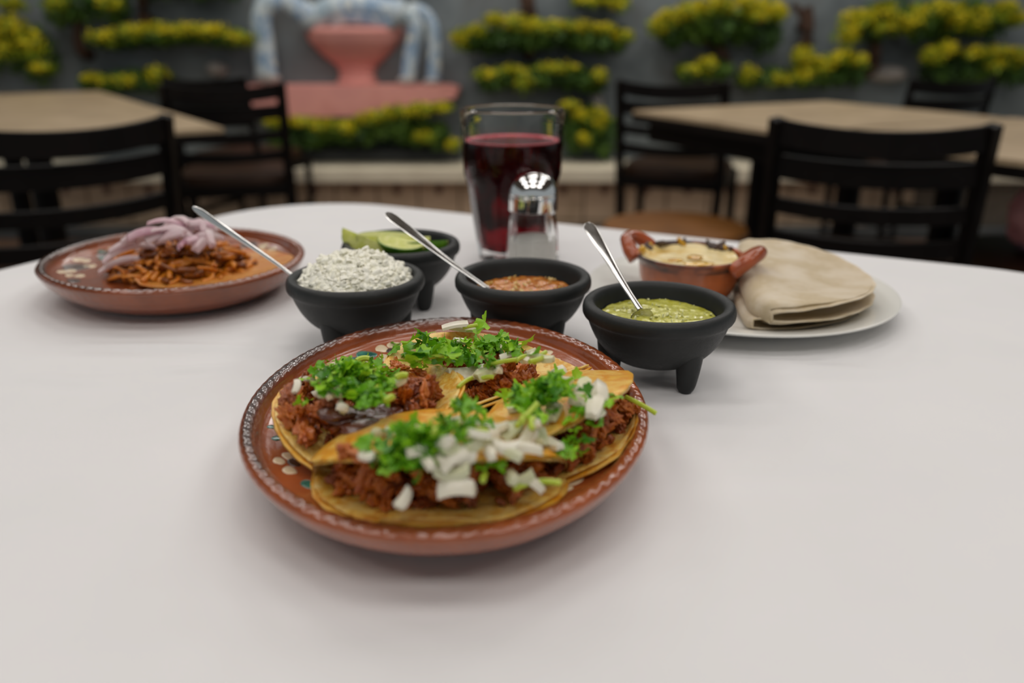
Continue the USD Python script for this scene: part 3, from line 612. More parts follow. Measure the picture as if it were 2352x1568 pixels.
# ---------------------------------------------------------------- tortillas and taco toppings
def sheet(R, r0, theta, tilt, bow=0.0, off=0.0, seed=0, wav=.0015, th=.0014, na=84, nr=22, edge=.02, tx=1.0, centre=False, lip=0.0):
    """a round tortilla bent about its own y axis: flat, then an arc of radius r0 turning through theta, then flat again; tilt leans the flat half up;
    off pushes it outward (for an outer layer). Returns outer-surface mesh and the signed distance s across the fold for each vertex."""
    a = np.linspace(0, 2 * np.pi, na, endpoint=False); rr = np.linspace(0, 1, nr) ** .9
    rad = R * (1 + edge * 2 * (meshkit.fbm(np.c_[np.cos(a) * 1.7, np.sin(a) * 1.7, np.full(na, seed + .5)], 3) - .5) + .004 * np.sin(a * 23 + seed))
    S = (rr[:, None] * (rad * np.cos(a))[None]).ravel(); T = (rr[:, None] * (rad * np.sin(a))[None]).ravel()
    th_ = math.radians(theta); q = np.clip(1 - (T / R) ** 2, 0, 1)
    r = np.maximum(r0 * (.25 + .75 * np.sqrt(q)), .003)
    L = r * th_ / 2
    def pos(sg):
        ro = r + sg                        # layer offset outward of the bend
        ang = np.clip((S + L) / r, 0, th_)
        x = np.where(S < -L, S + L, 0) + ro * np.sin(ang) + np.where(S > L, (S - L) * math.cos(th_), 0)
        z = (r - ro * np.cos(ang)) + np.where(S > L, (S - L) * math.sin(th_), 0)
        return x, z
    nzw = wav * 2 * (meshkit.fbm(np.c_[S * 28, T * 28, np.full(len(S), seed)], 3) - .5) * (.3 + .7 * np.repeat(rr, na))
    out = []
    for sg in (off + nzw, off + nzw + th):
        x, z = pos(sg); z = z + lip * np.clip((-S - .018) / max(R - .018, .01), 0, 1) ** 2; x = x + bow * q * np.clip(1 - np.abs(S) / R, 0, 1) ** .8
        c_, s_ = math.cos(math.radians(-tilt)), math.sin(math.radians(-tilt))
        if centre: x = x - r0 * math.sin(th_ / 2) * math.cos(0); 
        out.append(np.c_[x * c_ - z * s_, T * tx, x * s_ + z * c_] if tilt else np.c_[x, T * tx, z])
    n = nr * na; i, j = np.meshgrid(np.arange(nr - 1), np.arange(na), indexing="ij")
    qd = np.stack([i * na + j, (i + 1) * na + j, (i + 1) * na + (j + 1) % na, i * na + (j + 1) % na], -1).reshape(-1, 4)
    tri = np.vstack([qd[:, [0, 1, 2]], qd[:, [0, 2, 3]]])
    k = (nr - 1) * na + np.arange(na); k2 = (nr - 1) * na + (np.arange(na) + 1) % na
    rim = np.vstack([np.stack([k, k + n, k2 + n], 1), np.stack([k, k2 + n, k2], 1)])
    v = np.vstack(out); f = np.vstack([tri, tri[:, ::-1] + n, rim])
    return (v, f), np.r_[S, S]
def place(m, c, mouth, z):
    """local -x (the open mouth) turned to the given direction on the table"""
    v, f = m; d = np.array(mouth, float); d /= np.linalg.norm(d); ex = -d; ey = np.array([-ex[1], ex[0]])
    P = v[:, :1] * ex + v[:, 1:2] * ey + np.array(c)
    return np.c_[P, v[:, 2] + z], f
def cut(mesh, keep):
    v, f = mesh; k = keep[f].all(1); return v, f[k]

def onion_piece(rng, L, Wd, th=.0022, bend=.25):
    """a slice of onion: a bent, slightly tapered slab with rounded ends"""
    n = 7; x = np.linspace(-1, 1, n); w = Wd / 2 * (1 - .35 * np.abs(x) ** 3) * (1 + .15 * rng.normal() * x)
    z = -bend * L * (x ** 2) * .5; v = []
    cr = rng.uniform(.1, .35) * Wd
    for i in range(n):
        for yy, zz_ in ((-1, 0), (-.95, 1), (0, 1), (.95, 1), (1, 0), (0, 0)):
            v.append((x[i] * L / 2, yy * w[i], z[i] + zz_ * th - cr * yy * yy))
    v = np.array(v); f = []
    for i in range(n - 1):
        for k in range(6):
            a, b = i * 6 + k, i * 6 + (k + 1) % 6; f += [(a, b, b + 6), (a, b + 6, a + 6)]
    for o, s in ((0, 1), ((n - 1) * 6, -1)):
        for k in range(1, 5): f.append((o, o + k, o + k + 1)[::s])
    return v, np.array(f)[:, ::-1]
def leaf(rng, size):
    """a three-lobed, toothed cilantro leaf, curled"""
    na = 27; t = np.linspace(-2.0, 2.0, na)
    r = .45 + .5 * np.abs(np.cos(t * 1.5)) ** .7 + .10 * np.sin(t * 10.5 + rng.uniform(0, 6)); r *= 1 - .10 * np.abs(t)
    k1, k2, ph = rng.uniform(-1.2, 1.2), rng.uniform(-1.5, 1.5), rng.uniform(0, 6)
    v = [(0, 0, 0)]
    for q in (.5, 1.0):
        for i in range(na):
            x, y = q * r[i] * math.cos(t[i]), q * r[i] * math.sin(t[i])
            v.append((x, y, .28 * k1 * x * x + .30 * k2 * y * y + q * q * .14 * math.sin(t[i] * 4 + ph)))
    v = np.array(v) * size; f = []
    for i in range(na - 1):
        f.append((0, 1 + i, 2 + i)); a, b = 1 + i, 1 + na + i; f += [(a, b, b + 1), (a, b + 1, a + 1)]
    return v, np.array(f)
def add_onion(taco, hm, px, py, L, Wd, yaw=None, rng=None, tip=.42, th=.0022, name="onion_piece", mats=m_onion, bend=.25):
    P = hm.ray(px, py); m = onion_piece(rng, L, Wd * .85, th, bend * rng.uniform(.3, 1.3) * rng.choice([-1, 1]))
    yaw = rng.uniform(0, 6.28) if yaw is None else math.radians(yaw)
    k_ = min(1.0, .009 / L) * tip; m = xf(m, R3(yaw, rng.normal() * k_, rng.normal() * k_))
    obj(name, rest(hm, m, P[0], P[1], .0025, .0012, .75), mats[rng.choice(len(mats), p=[.7, .3] if len(mats) == 2 else None)], taco, 50)
def add_leaf(taco, hm, px, py, size, rng, tone=None, tip=.55, sink=.0006, name="cilantro_leaf"):
    P = hm.ray(px, py); m = xf(leaf(rng, size), R3(rng.uniform(0, 6.28), rng.normal() * tip, rng.normal() * tip))
    mat = m_leaf[rng.choice(3, p=[.36, .44, .20]) if tone is None else tone]
    obj(name, rest(hm, m, P[0], P[1], .0018, sink + size * .10, .7), mat, taco, 60)
def add_stem(taco, hm, px, py, L, rng, yaw=None, r=.0011):
    P = hm.ray(px, py); k = rng.uniform(-.15, .15) * L
    m = tube(curve([(-L / 2, 0, 0), (0, k, .0006), (L / 2, 0, 0)], 7), r, 7)
    m = xf(m, R3(rng.uniform(0, 6.28) if yaw is None else math.radians(yaw), 0, rng.normal() * .15))
    obj("cilantro_stem", rest(hm, m, P[0], P[1], .0015, .0006, .8), m_stem, taco, 40)
def cluster(rng, cx, cy, rx, ry, n):
    d = rng.normal(size=(n, 2)) * .45; d = np.clip(d, -1, 1); return np.c_[cx + d[:, 0] * rx, cy + d[:, 1] * ry]
def meat(taco, hm, rng, pts, size, limit, gmax=1.0, wt=(.45, .3, .25)):
    for (x, y) in pts:
        top = np.quantile(hm.top(x, y, .003), .6)
        if top > limit: continue
        s = rng.uniform(*size); an = (rng.uniform(1.0, 1.9), rng.uniform(.75, 1.1), rng.uniform(.55, .9))
        m = blob(rng, s, an, 3 if s > .0030 else 2, .95, 2.2)
        obj("meat_chunk", rest(hm, m, x, y, .003, s * .35, .6), m_meat[rng.choice(3, p=wt)], taco, True)

hm = Heights(PC[0] - .17, PC[0] + .17, PC[1] - .19, PC[1] + .19, TZ)
gx, gy = np.meshgrid(np.arange(hm.g.shape[0]), np.arange(hm.g.shape[1]), indexing="ij")
hm.g = plate_z(hm.x0 + (gx + .5) * hm.res, hm.y0 + (gy + .5) * hm.res)
FZ = TZ + .0230

def settle(m, eps, th=.0014):
    v, f = m; n = len(v) // 2; e = np.r_[np.full(n, eps + th), np.full(n, eps)]
    v = v.copy(); v[:, 2] = np.maximum(v[:, 2], plate_z(v[:, 0], v[:, 1]) + e); return v, f
def loc(x, y): return np.array([x, y])
def open_taco(label, c, mouth, R, r0, theta, tilt, seed, z=FZ, bow=0.0):
    t = thing("taco", label, "taco", (*c, z), group="tacos on the clay plate")
    zo = -math.sin(math.radians(tilt)) * 0
    inner, s = sheet(R, r0, theta, tilt, bow, 0.0, seed, .0013, centre=True)
    outer, _ = sheet(R * 1.02, r0, theta, tilt, bow, .0024, seed + 3, .0012, centre=True)
    low = outer[0][:, 2].min()
    # distance from the fold keeps the sheet's lowest line on the plate
    a, b = settle(place(inner, c, mouth, z - low), .0032), settle(place(outer, c, mouth, z - low), .0008)
    obj("tortilla", a, m_corn, t, True); obj("tortilla", b, m_cornout, t, True)
    return t, a, b, s

rng = np.random.default_rng(21)
# back taco: open, its back half leaning up on the rim
tB, a, b, s = open_taco("back taco on the clay plate, topped with whole cilantro leaves", loc(-.018, .480), (.66, -.75), .066, .055, 54, 30, 5)
hm.add(b); hm.add(a)
pts = [un(x, y, .036)[:2] for x, y in np.c_[rng.uniform(1015, 1225, 110), rng.uniform(800, 925, 110)]]
pts = [p for p in pts if np.hypot(p[0] + .018, p[1] - .462) < .050]
meat(tB, hm, rng, pts, (.0024, .0042), TZ + .052)
# left taco: open and full of meat
tL, a, b, s = open_taco("left taco on the clay plate, dark meat with a tight cilantro heap", loc(-.083, .433), (-1, -.12), .0575, .048, 62, 28, 8)
hm.add(b); hm.add(a)
pts = [un(x, y, .036)[:2] for x, y in np.c_[rng.uniform(655, 1000, 330), rng.uniform(885, 1040, 330)] ]; pts = [p for p in pts if np.hypot(p[0] + .083, p[1] - .426) < .043]
meat(tL, hm, rng, pts, (.0022, .0042), TZ + .049, wt=(.4, .45, .15))
for (px, py) in [(965, 880), (985, 895), (945, 905), (930, 930), (975, 930), (990, 905), (955, 945), (905, 940), (670, 985), (700, 1010), (740, 1030), (690, 960), (665, 925), (760, 1040)]:
    P = hm.ray(px, py); meat(tL, hm, rng, [P[:2]], (.0032, .0050), TZ + .060, wt=(.5, .2, .3))
for (px, py, w) in [(800, 950, .014), (860, 955, .014), (835, 985, .012), (885, 935, .010), (770, 930, .010)]:
    P = hm.ray(px, py); m = blob(rng, 1.0, (1, 1, 1), 3, .2, 1.8); v = m[0] * np.array([w, w * .7, .0035])
    obj("salsa_spot", rest(hm, (v, m[1]), P[0], P[1], .004, .0035, .5), m_sauce, tL, True)

def folded_taco(label, c, mouth, R, r0, bow, seed, tx=1.0, z=FZ, theta=168):
    t = thing("taco", label, "taco", (*c, z), group="tacos on the clay plate")
    inner, s = sheet(R, r0, theta, 0, bow, 0.0, seed, .0014, tx=tx, lip=.007)
    outer, s2 = sheet(R * 1.03, r0, theta, 0, bow * 1.02, .0024, seed + 3, .0012, tx=tx, lip=.008)
    low = outer[0][:, 2].min()
    a, b = settle(place(inner, c, mouth, z - low), .0032), settle(place(outer, c, mouth, z - low), .0008)
    a = (a[0] + 0, a[1]); obj("tortilla", a, m_corn, t, True); obj("tortilla", b, m_cornout, t, True)
    return t, a, b, s
# right taco: folded, mouth to the front right
tR, a, b, s = folded_taco("right taco on the clay plate, long onion strips hanging from its mouth", loc(.021, .420), (.85, -.52), .064, .0120, .014, 12)
hb = Heights(hm.x0, hm.x0 + .34, hm.y0, hm.y0 + .38, 0); hb.g[:] = hm.g[:hb.g.shape[0], :hb.g.shape[1]]
hb.add(cut(a, s < -.004))
d = np.array([.853, -.522]); e_ = np.array([.522, .853]); o = loc(.021, .420)
pts = [o + d * rng.uniform(-.005, .038) + e_ * rng.uniform(-.048, .048) for _ in range(170)]
meat(tR, hb, rng, [p for p in pts if np.hypot(*(p - o)) < .050], (.0024, .0042), TZ + .043, wt=(.35, .2, .45))
hm.add(b); hm.add(a); np.maximum(hm.g, hb.g[:hm.g.shape[0], :hm.g.shape[1]], out=hm.g)
# front taco: folded, mouth to the camera
tF, a, b, s = folded_taco("front taco on the clay plate, heaped with chopped cilantro and diced onion", loc(-.036, .368), (.03, -1), .071, .0125, .026, 17, .90)
hb = Heights(hm.x0, hm.x0 + .34, hm.y0, hm.y0 + .38, 0); hb.g[:] = hm.g[:hb.g.shape[0], :hb.g.shape[1]]
hb.add(cut(a, s < -.004)); o = loc(-.036, .367)
pts = [o + np.array([rng.uniform(-.052, .052), rng.uniform(-.036, .014)]) for _ in range(260)]; pts = [p for p in pts if ((p[0] - o[0]) / .050) ** 2 + ((p[1] - o[1] + .004) / .029) ** 2 < 1]
meat(tF, hb, rng, pts, (.0026, .0046), TZ + .044, wt=(.3, .2, .5))
hm.add(b); hm.add(a); np.maximum(hm.g, hb.g[:hm.g.shape[0], :hm.g.shape[1]], out=hm.g)
for (px, py) in [(800, 1125), (840, 1130), (870, 1140), (930, 1135), (980, 1145), (1120, 1130)]:
    P = hm.ray(px, py); meat(tF, hm, rng, [P[:2]], (.0032, .0050), TZ + .062, wt=(.4, .1, .5))

rng = np.random.default_rng(33); hm.cap(.0125)
# toppings, back taco
for px, py, L, Wd, yw in [(1065, 768, .022, .016, 20), (1045, 775, .018, .012, 10), (1070, 862, .024, .017, 30), (1105, 872, .018, .014, 80), (1142, 872, .017, .009, 100), (1120, 890, .016, .010, 40), (1090, 795, .010, .005, 170), (1112, 803, .008, .006, 60), (1130, 812, .009, .006, 10), (1160, 803, .009, .007, 0), (1170, 833, .012, .007, 10), (1195, 822, .014, .005, 110), (1210, 845, .014, .005, 130), (1222, 838, .012, .006, 140), (1218, 808, .008, .006, 40), (1150, 830, .008, .004, 20), (1058, 788, .010, .006, 30), (1000, 795, .007, .005, 0), (1185, 800, .006, .005, 0)]:
    add_onion(tB, hm, px, py, L, Wd, yw, rng, th=.0016, bend=.12)
for px, py in cluster(rng, 1020, 820, 110, 34, 60): add_leaf(tB, hm, px, py, rng.uniform(.006, .010), rng)
for px, py in cluster(rng, 1130, 808, 100, 30, 50): add_leaf(tB, hm, px, py, rng.uniform(.005, .008), rng)
for px, py in [(945, 812), (960, 830), (935, 825), (975, 805), (990, 825), (1030, 835), (1060, 830), (1000, 845), (970, 790), (1010, 800), (1095, 760), (1115, 752), (1150, 775), (1080, 835), (1120, 845), (945, 795), (1145, 795), (1210, 800)]:
    add_leaf(tB, hm, px, py, rng.uniform(.008, .011), rng, tone=int(rng.choice([1, 1, 2, 0])), tip=.45)
for px, py, L, yw in [(1005, 850, .026, 15), (1150, 850, .022, -20), (1070, 885, .016, 60), (1240, 850, .014, 60), (1120, 898, .007, 10), (1080, 785, .010, 20), (1200, 835, .010, 40)]:
    add_stem(tB, hm, px, py, L, rng, yw, .0013)
# left taco
for px, py, L, Wd, yw in [(712, 888, .008, .006, 60), (742, 905, .011, .005, 20), (760, 920, .012, .006, 30), (762, 940, .011, .005, 100), (785, 940, .010, .004, 110), (685, 910, .008, .004, 90), (912, 888, .012, .008, 170), (790, 910, .010, .005, 40), (845, 925, .010, .006, 0), (790, 968, .006, .005, 0), (850, 848, .008, .006, 0), (800, 838, .006, .005, 80)]:
    add_onion(tL, hm, px, py, L, Wd, yw, rng)
for px, py in cluster(rng, 815, 872, 88, 48, 150): add_leaf(tL, hm, px, py, rng.uniform(.0050, .0080), rng, tone=int(rng.choice([0, 0, 1, 1, 2])))
for px, py in cluster(rng, 850, 905, 36, 38, 34): add_leaf(tL, hm, px, py, rng.uniform(.0045, .0070), rng, tone=int(rng.choice([0, 1, 1])))
for px, py in [(700, 938), (712, 925), (900, 850), (875, 830), (760, 830), (840, 822), (705, 905), (690, 930), (735, 860)]: add_leaf(tL, hm, px, py, rng.uniform(.004, .006), rng, tone=0)
for px, py, L, yw in [(893, 922, .006, 60), (925, 906, .006, 10), (870, 895, .006, 90), (835, 850, .008, 30), (855, 870, .007, 60)]: add_stem(tL, hm, px, py, L, rng, yw, .0018)
# right taco
for px, py, L, Wd, yw in [(1272, 955, .020, .010, 80), (1340, 900, .013, .009, 70), (1372, 912, .018, .012, 85), (1325, 925, .010, .008, 60), (1345, 935, .012, .008, 60), (1245, 868, .014, .008, 150), (1278, 868, .011, .008, 40), (1300, 880, .009, .006, 30), (1212, 935, .009, .005, 10), (1172, 1000, .020, .011, 70), (1242, 1020, .020, .008, 88), (1268, 1028, .018, .007, 115), (1210, 1020, .012, .009, 50), (1365, 1000, .019, .010, 72), (1378, 985, .008, .006, 60), (1185, 945, .008, .004, 0), (1310, 905, .010, .006, 80), (1230, 990, .010, .006, 100)]:
    add_onion(tR, hm, px, py, L, Wd, yw, rng, th=.0026)
for px, py in cluster(rng, 1255, 905, 88, 38, 85): add_leaf(tR, hm, px, py, rng.uniform(.0038, .0075), rng)
for px, py in cluster(rng, 1200, 925, 46, 34, 30): add_leaf(tR, hm, px, py, rng.uniform(.004, .0075), rng)
for px, py in cluster(rng, 1310, 1048, 40, 24, 16): add_leaf(tR, hm, px, py, rng.uniform(.004, .006), rng)
for px, py in [(1402, 925), (1410, 930), (1370, 975), (1385, 978), (1355, 985), (1225, 975), (1240, 965)]: add_leaf(tR, hm, px, py, rng.uniform(.005, .008), rng, tone=int(rng.choice([0, 1])))
for px, py, L, yw in [(1210, 985, .020, 60), (1470, 955, .020, -35), (1230, 860, .018, 65), (1225, 1000, .010, 85), (1205, 1005, .010, 80)]: add_stem(tR, hm, px, py, L, rng, yw, .0014)
# front taco
for px, py, L, Wd, yw in [(920, 1030, .010, .006, 60), (912, 1045, .009, .006, 80), (1000, 1000, .011, .007, 80), (970, 1055, .010, .008, 0), (960, 1075, .009, .008, 0), (1015, 1040, .012, .008, 60), (1045, 1065, .013, .010, 20), (1035, 1080, .012, .009, 30), (1080, 1050, .012, .008, 30), (1105, 985, .012, .010, 160), (1140, 1000, .013, .009, 150), (1045, 978, .010, .007, 10), (1120, 1010, .011, .007, 30), (1150, 1045, .022, .007, 155), (1160, 1060, .012, .008, 10), (1200, 1062, .018, .006, 170), (978, 1095, .015, .005, 120), (1040, 1105, .014, .009, 25), (1125, 1080, .012, .006, 100), (845, 1102, .007, .006, 0), (870, 1005, .007, .005, 40), (950, 985, .006, .005, 20), (895, 1000, .006, .005, 0), (1100, 1035, .012, .007, 40), (1065, 1095, .011, .008, 10), (1020, 1060, .011, .008, 140)]:
    add_onion(tF, hm, px, py, L, Wd, yw, rng, th=.0026)
for px, py in cluster(rng, 955, 1040, 112, 56, 110): add_leaf(tF, hm, px, py, rng.uniform(.0038, .0075), rng)
for px, py in cluster(rng, 930, 1080, 70, 22, 26): add_leaf(tF, hm, px, py, rng.uniform(.0045, .0075), rng, tone=int(rng.choice([0, 1, 2])))
for px, py in cluster(rng, 1065, 975, 60, 24, 22): add_leaf(tF, hm, px, py, rng.uniform(.004, .008), rng)
for px, py in [(845, 1020), (850, 1035), (1140, 1095), (1120, 1100), (1090, 945), (1060, 955), (1020, 965)]: add_leaf(tF, hm, px, py, rng.uniform(.006, .009), rng, tone=1)
for px, py, L, Wd, yw in [(1048, 1145, .016, .012, 170), (1040, 1128, .016, .008, 175), (1175, 1118, .009, .006, 100), (930, 1163, .010, .005, 60), (1230, 1152, .008, .006, 20), (1205, 1130, .010, .005, 10)]:
    add_onion(tF, hm, px, py, L, Wd, yw, rng, th=.0032)
for px, py, L, yw in [(1235, 1120, .022, 12), (1112, 1125, .009, 85), (1100, 1020, .010, 40), (1010, 990, .012, 70)]: add_stem(tF, hm, px, py, L, rng, yw, .0015)

# ---------------------------------------------------------------- charcoal bowls on three feet
BP = [(.0005, .0135), (.016, .0137), (.028, .0165), (.037, .0225), (.0445, .0315), (.0492, .0410), (.0512, .0465), (.0520, .0482), (.0538, .0492), (.0549, .0515), (.0550, .0545), (.0543, .0572), (.0527, .0590), (.0503, .0598), (.0480, .0592), (.0463, .0575), (.0452, .0545), (.0438, .0490), (.0405, .0405), (.0345, .0310), (.025, .0245), (.012, .0215), (.0005, .0212)]
def make_bowl():
    t = thing("salsa_bowl", "bowl", "bowl", (0, 0, TZ), group="charcoal three-footed bowls")
    obj("bowl_body", lathe(curve(np.c_[BP], 90), 96), m_bowl, t, True, local=True)
    for k in range(3):
        a = math.radians(-40 + 120 * k); d = np.array([math.cos(a), math.sin(a), 0])
        top, bot = d * .0335 + [0, 0, .030], d * .0325 + [0, 0, .0012]
        p = curve([top, d * .0338 + [0, 0, .02], d * .0333 + [0, 0, .008], bot, d * .0325 + [0, 0, 0]], 12)
        obj("foot", tube(p, np.r_[np.linspace(.0105, .0068, 10), .0062, .0045], 16, up=(0, 1, 0)), m_bowl, t, 50, local=True)
    return t
BOWLS = {"green": (.1062, .5704), "onion": (-.1254, .6403), "orange": (.0089, .6428), "lime": (-.1036, .7552)}
b0 = make_bowl()
def put_bowl(key, rz, label, first=[True]):
    loc_ = (*BOWLS[key], TZ)
    if first[0]:
        first[0] = False; ops = UsdGeom.Xformable(b0).GetOrderedXformOps(); ops[0].Set(tuple(map(float, loc_))); ops[1].Set(math.degrees(rz)); tag(b0, label); return
    dup(b0, loc_, rz, label)
put_bowl("green", -.30, "charcoal three-footed bowl holding the green salsa")
put_bowl("onion", -1.32, "charcoal three-footed bowl holding the chopped onion")
put_bowl("orange", -.10, "charcoal three-footed bowl holding the orange salsa")
put_bowl("lime", -.12, "charcoal three-footed bowl holding the lime wedges")
def salsa(name, label, key, level, rad, mat, seedmat, seed, nseed, amp):
    c = np.array(BOWLS[key]); rng = np.random.default_rng(seed)
    t = thing(name, label, "salsa", (*c, TZ + level - .01), kind="stuff")
    na, nr = 90, 34; a = np.linspace(0, 2 * np.pi, na, endpoint=False); rr = np.linspace(0.001, 1, nr) * rad
    P = np.stack([rr[:, None] * np.cos(a), rr[:, None] * np.sin(a)], -1).reshape(-1, 2)
    z = level + amp * 2 * (meshkit.fbm(np.c_[P * 190, np.full(len(P), seed)], 4) - .5)
    low = np.c_[P[-na:] * .86, np.full(na, level - .012)]
    v = np.vstack([np.c_[P, z], low]) + np.array([*c, TZ]); f = []
    for i in range(nr):
        k = i * na + np.arange(na); k2 = i * na + (np.arange(na) + 1) % na; f += [np.stack([k, k + na, k2 + na], 1), np.stack([k, k2 + na, k2], 1)]
    obj("salsa_surface", (v, np.vstack(f)), mat, t, True)
    ms = []
    for _ in range(nseed):
        q = rng.normal(size=2) * .5; q = q / max(1, np.linalg.norm(q) / .92) * rad
        ms.append(mv(blob(rng, rng.uniform(.0005, .0015), (1.5, 1, .5), 1, .45), (c[0] + q[0], c[1] + q[1], TZ + level + amp * .6)))
    p = obj("seeds", cat(ms), seedmat, t, True); tag(p, kind="stuff")
salsa("green_salsa", "chunky green salsa in the front right charcoal bowl", "green", .0475, .0426, m_salsag, m_seedg, 3, 60, .0013)
salsa("orange_salsa", "orange red salsa with seeds in the middle charcoal bowl", "orange", .0455, .0416, m_salsar, m_seed, 6, 70, .0018)
# chopped onion heap
rng = np.random.default_rng(8); c = np.array(BOWLS["onion"])
b = trimesh.creation.icosphere(3, 1.0); v = np.array(b.vertices); v = v[:]
core = (v * np.array([.0415, .0415, .022]) + np.array([*c, TZ + .052]), np.array(b.faces))
ms = [core]
def heap(x, y):
    q = (x * x + y * y) / .043 ** 2
    return .053 + .0215 * max(0, 1 - q) ** .75
for k in range(1500):
    r = .0435 * math.sqrt(rng.random()); a = rng.uniform(0, 6.283); x, y = r * math.cos(a), r * math.sin(a)
    s = rng.uniform(.0016, .0036)
    m = onion_piece(rng, s * rng.uniform(1.2, 2.6), s * 1.4, s * .7, .2)
    z = heap(x, y) + rng.uniform(-.002, .002) + (rng.random() < .06) * .003
    ms.append(xf(m, R3(rng.uniform(0, 6.28), rng.normal() * .5, rng.normal() * .5, (c[0] + x, c[1] + y, TZ + z))))
tag(obj("chopped_onion", cat(ms), m_onionheap, None, 50), "heap of finely chopped white onion in the left charcoal bowl", "onion", None, "stuff")

# ---------------------------------------------------------------- lime wedges
def lime_wedge(label, px, py, y, yaw, roll, pitch, ang=70, R=.021):
    c = at(px, py, y)
    t = thing("lime_wedge", label, "lime wedge", c, group="lime wedges in the charcoal bowl")
    na, nl = 12, 20; A = np.radians(np.linspace(-ang / 2, ang / 2, na)); T = np.linspace(-1, 1, nl)
    def prof(q): x = q * R * 1.28; return x, R * np.sqrt(np.maximum(0, 1 - np.abs(q) ** 2.3))
    T3 = R3(yaw, roll, pitch)
    pe = []; 
    for k_ in (1.0, .93):
        for q in T:
            x, r = prof(q)
            for a in A: pe.append((x, r * k_ * math.sin(a), -r * k_ * math.cos(a)))
    pe = np.array(pe); n = nl * na; f = []
    for i in range(nl - 1):
        for j in range(na - 1):
            a = i * na + j; f += [(a, a + na, a + na + 1), (a, a + na + 1, a + 1)]
            a += n; f += [(a, a + na + 1, a + na), (a, a + 1, a + na + 1)]
        for j in (0, na - 1): a = i * na + j; f += [(a, a + n, a + n + na), (a, a + n + na, a + na)]
    obj("peel", xf((pe - np.array([0, 0, -R * .55]), np.array(f)), T3) if False else mv(xf((pe + np.array([0, 0, R * .6]), np.array(f)), T3), c), m_rind, t, 50)
    fl = []
    for q in T:
        x, r = prof(q * .985)
        fl.append((x, 0, 0))
        for a in A: fl.append((x, r * .94 * math.sin(a) * .995, -r * .94 * math.cos(a)))
    fl = np.array(fl); w = na + 1; f = []
    for i in range(nl - 1):
        for j in range(w):
            a, b_ = i * w + j, i * w + (j + 1) % w; f += [(a, a + w, b_ + w), (a, b_ + w, b_)]
    fl[:, 2] += R * .6
    obj("flesh", mv(xf((fl, np.array(f)), T3), c), m_pulp, t, 30)
    return t
yl = BOWLS["lime"][1]
lime_wedge("lime wedge leaning on the left rim of its bowl", 838, 566, yl - .004, -.35, .35, .30, 75, .019)
lime_wedge("lime wedge with its pale cut face up, middle of the bowl", 886, 560, yl + .002, .05, .75, .05, 95, .021)
lime_wedge("lime wedge showing green rind in front of the pale wedge", 918, 574, yl - .016, -.35, -.55, .10, 85, .019)
lime_wedge("dark green lime wedge at the right of the bowl, rind outward", 975, 575, yl - .010, .30, -1.05, .0, 90, .019)
lime_wedge("lime wedge mostly hidden at the back of the bowl", 925, 572, yl + .018, .1, .2, .0, 75)

# ---------------------------------------------------------------- spoons
def spoon(label, base, tip, wide=1.0, roll=0.0, sag=.012):
    """handle from the tip down to base (where it enters the food), bowl buried beyond it"""
    base, tip = np.array(base), np.array(tip); d = base - tip; L = np.linalg.norm(d); d /= L
    t = thing("teaspoon", label, "spoon", base, group="steel teaspoons in the bowls")
    side = np.cross(d, [0, 0, 1.0]); side /= np.linalg.norm(side); up = np.cross(side, d)
    R_ = trimesh.transformations.rotation_matrix(roll, d)[:3, :3]; side, up = R_ @ side, R_ @ up
    n = 40; s = np.linspace(0, 1, n); arc = np.sin(s * np.pi) * sag - .35 * sag * np.sin(s * 2 * np.pi)
    P = tip + s[:, None] * d * L - arc[:, None] * up
    w = wide * np.interp(s, [0, .03, .08, .25, .55, .85, 1.0], [.0020, .0042, .0050, .0044, .0030, .0022, .0024]); th = np.interp(s, [0, .3, 1], [.0007, .0010, .0014])
    v = []; m = 12; g = np.linspace(0, 2 * np.pi, m, endpoint=False)
    for i in range(n):
        v += [P[i] + side * w[i] * math.cos(a) + up * (th[i] * math.sin(a) + .10 * w[i] * math.cos(a) ** 2) for a in g]
    v = np.array(v); f = []
    for i in range(n - 1):
        for k in range(m):
            a, b_ = i * m + k, i * m + (k + 1) % m; f += [(a, b_, b_ + m), (a, b_ + m, a + m)]
    v = np.vstack([v, P[:1], P[-1:]]); f += [(n * m, (k + 1) % m, k) for k in range(m)] + [(n * m + 1, (n - 1) * m + k, (n - 1) * m + (k + 1) % m) for k in range(m)]
    obj("handle", (v, np.array(f)), m_steel, t, 40)
    BL, BW = .020, .0095; bd = d + np.array([0, 0, -1.6]); bd = bd / np.linalg.norm(bd); u2 = np.cross(side, bd); rows = []
    bs = np.linspace(0, 1, 16)
    for k_, o in ((1.0, 0), (.93, .0011)):
        for q in bs:
            ww = BW * math.sqrt(max(0, 1 - (2 * q - 1) ** 2)) ** .9 + .0012 * (1 - q)
            for y in np.linspace(-1, 1, 9): rows.append(P[-1] + bd * q * BL + side * y * ww * k_ - u2 * (.006 * (1 - y * y) * math.sin(math.pi * min(1, q * .95 + .05)) - o))
    v = np.array(rows); n0 = 16 * 9; f = []
    for i in range(15):
        for j in range(8):
            a = i * 9 + j; f += [(a, a + 1, a + 10), (a, a + 10, a + 9)]; a += n0; f += [(a, a + 10, a + 1), (a, a + 9, a + 10)]
        for j in (0, 8): a = i * 9 + j; f += [(a, a + n0, a + n0 + 9), (a, a + n0 + 9, a + 9)]
    obj("spoon_bowl", (v, np.array(f)), m_steel, t, 50)
spoon("steel teaspoon standing in the chopped onion, seen edge-on", at(708, 659, .640), at(443, 475, .668), wide=.6, roll=1.25, sag=.004)
spoon("steel teaspoon standing in the orange salsa", at(1122, 664, .640), at(887, 489, .672), roll=.35, sag=.001)
spoon("steel teaspoon standing in the green salsa", at(1470, 710, .572), at(1348, 512, .640), roll=.25, sag=.001)

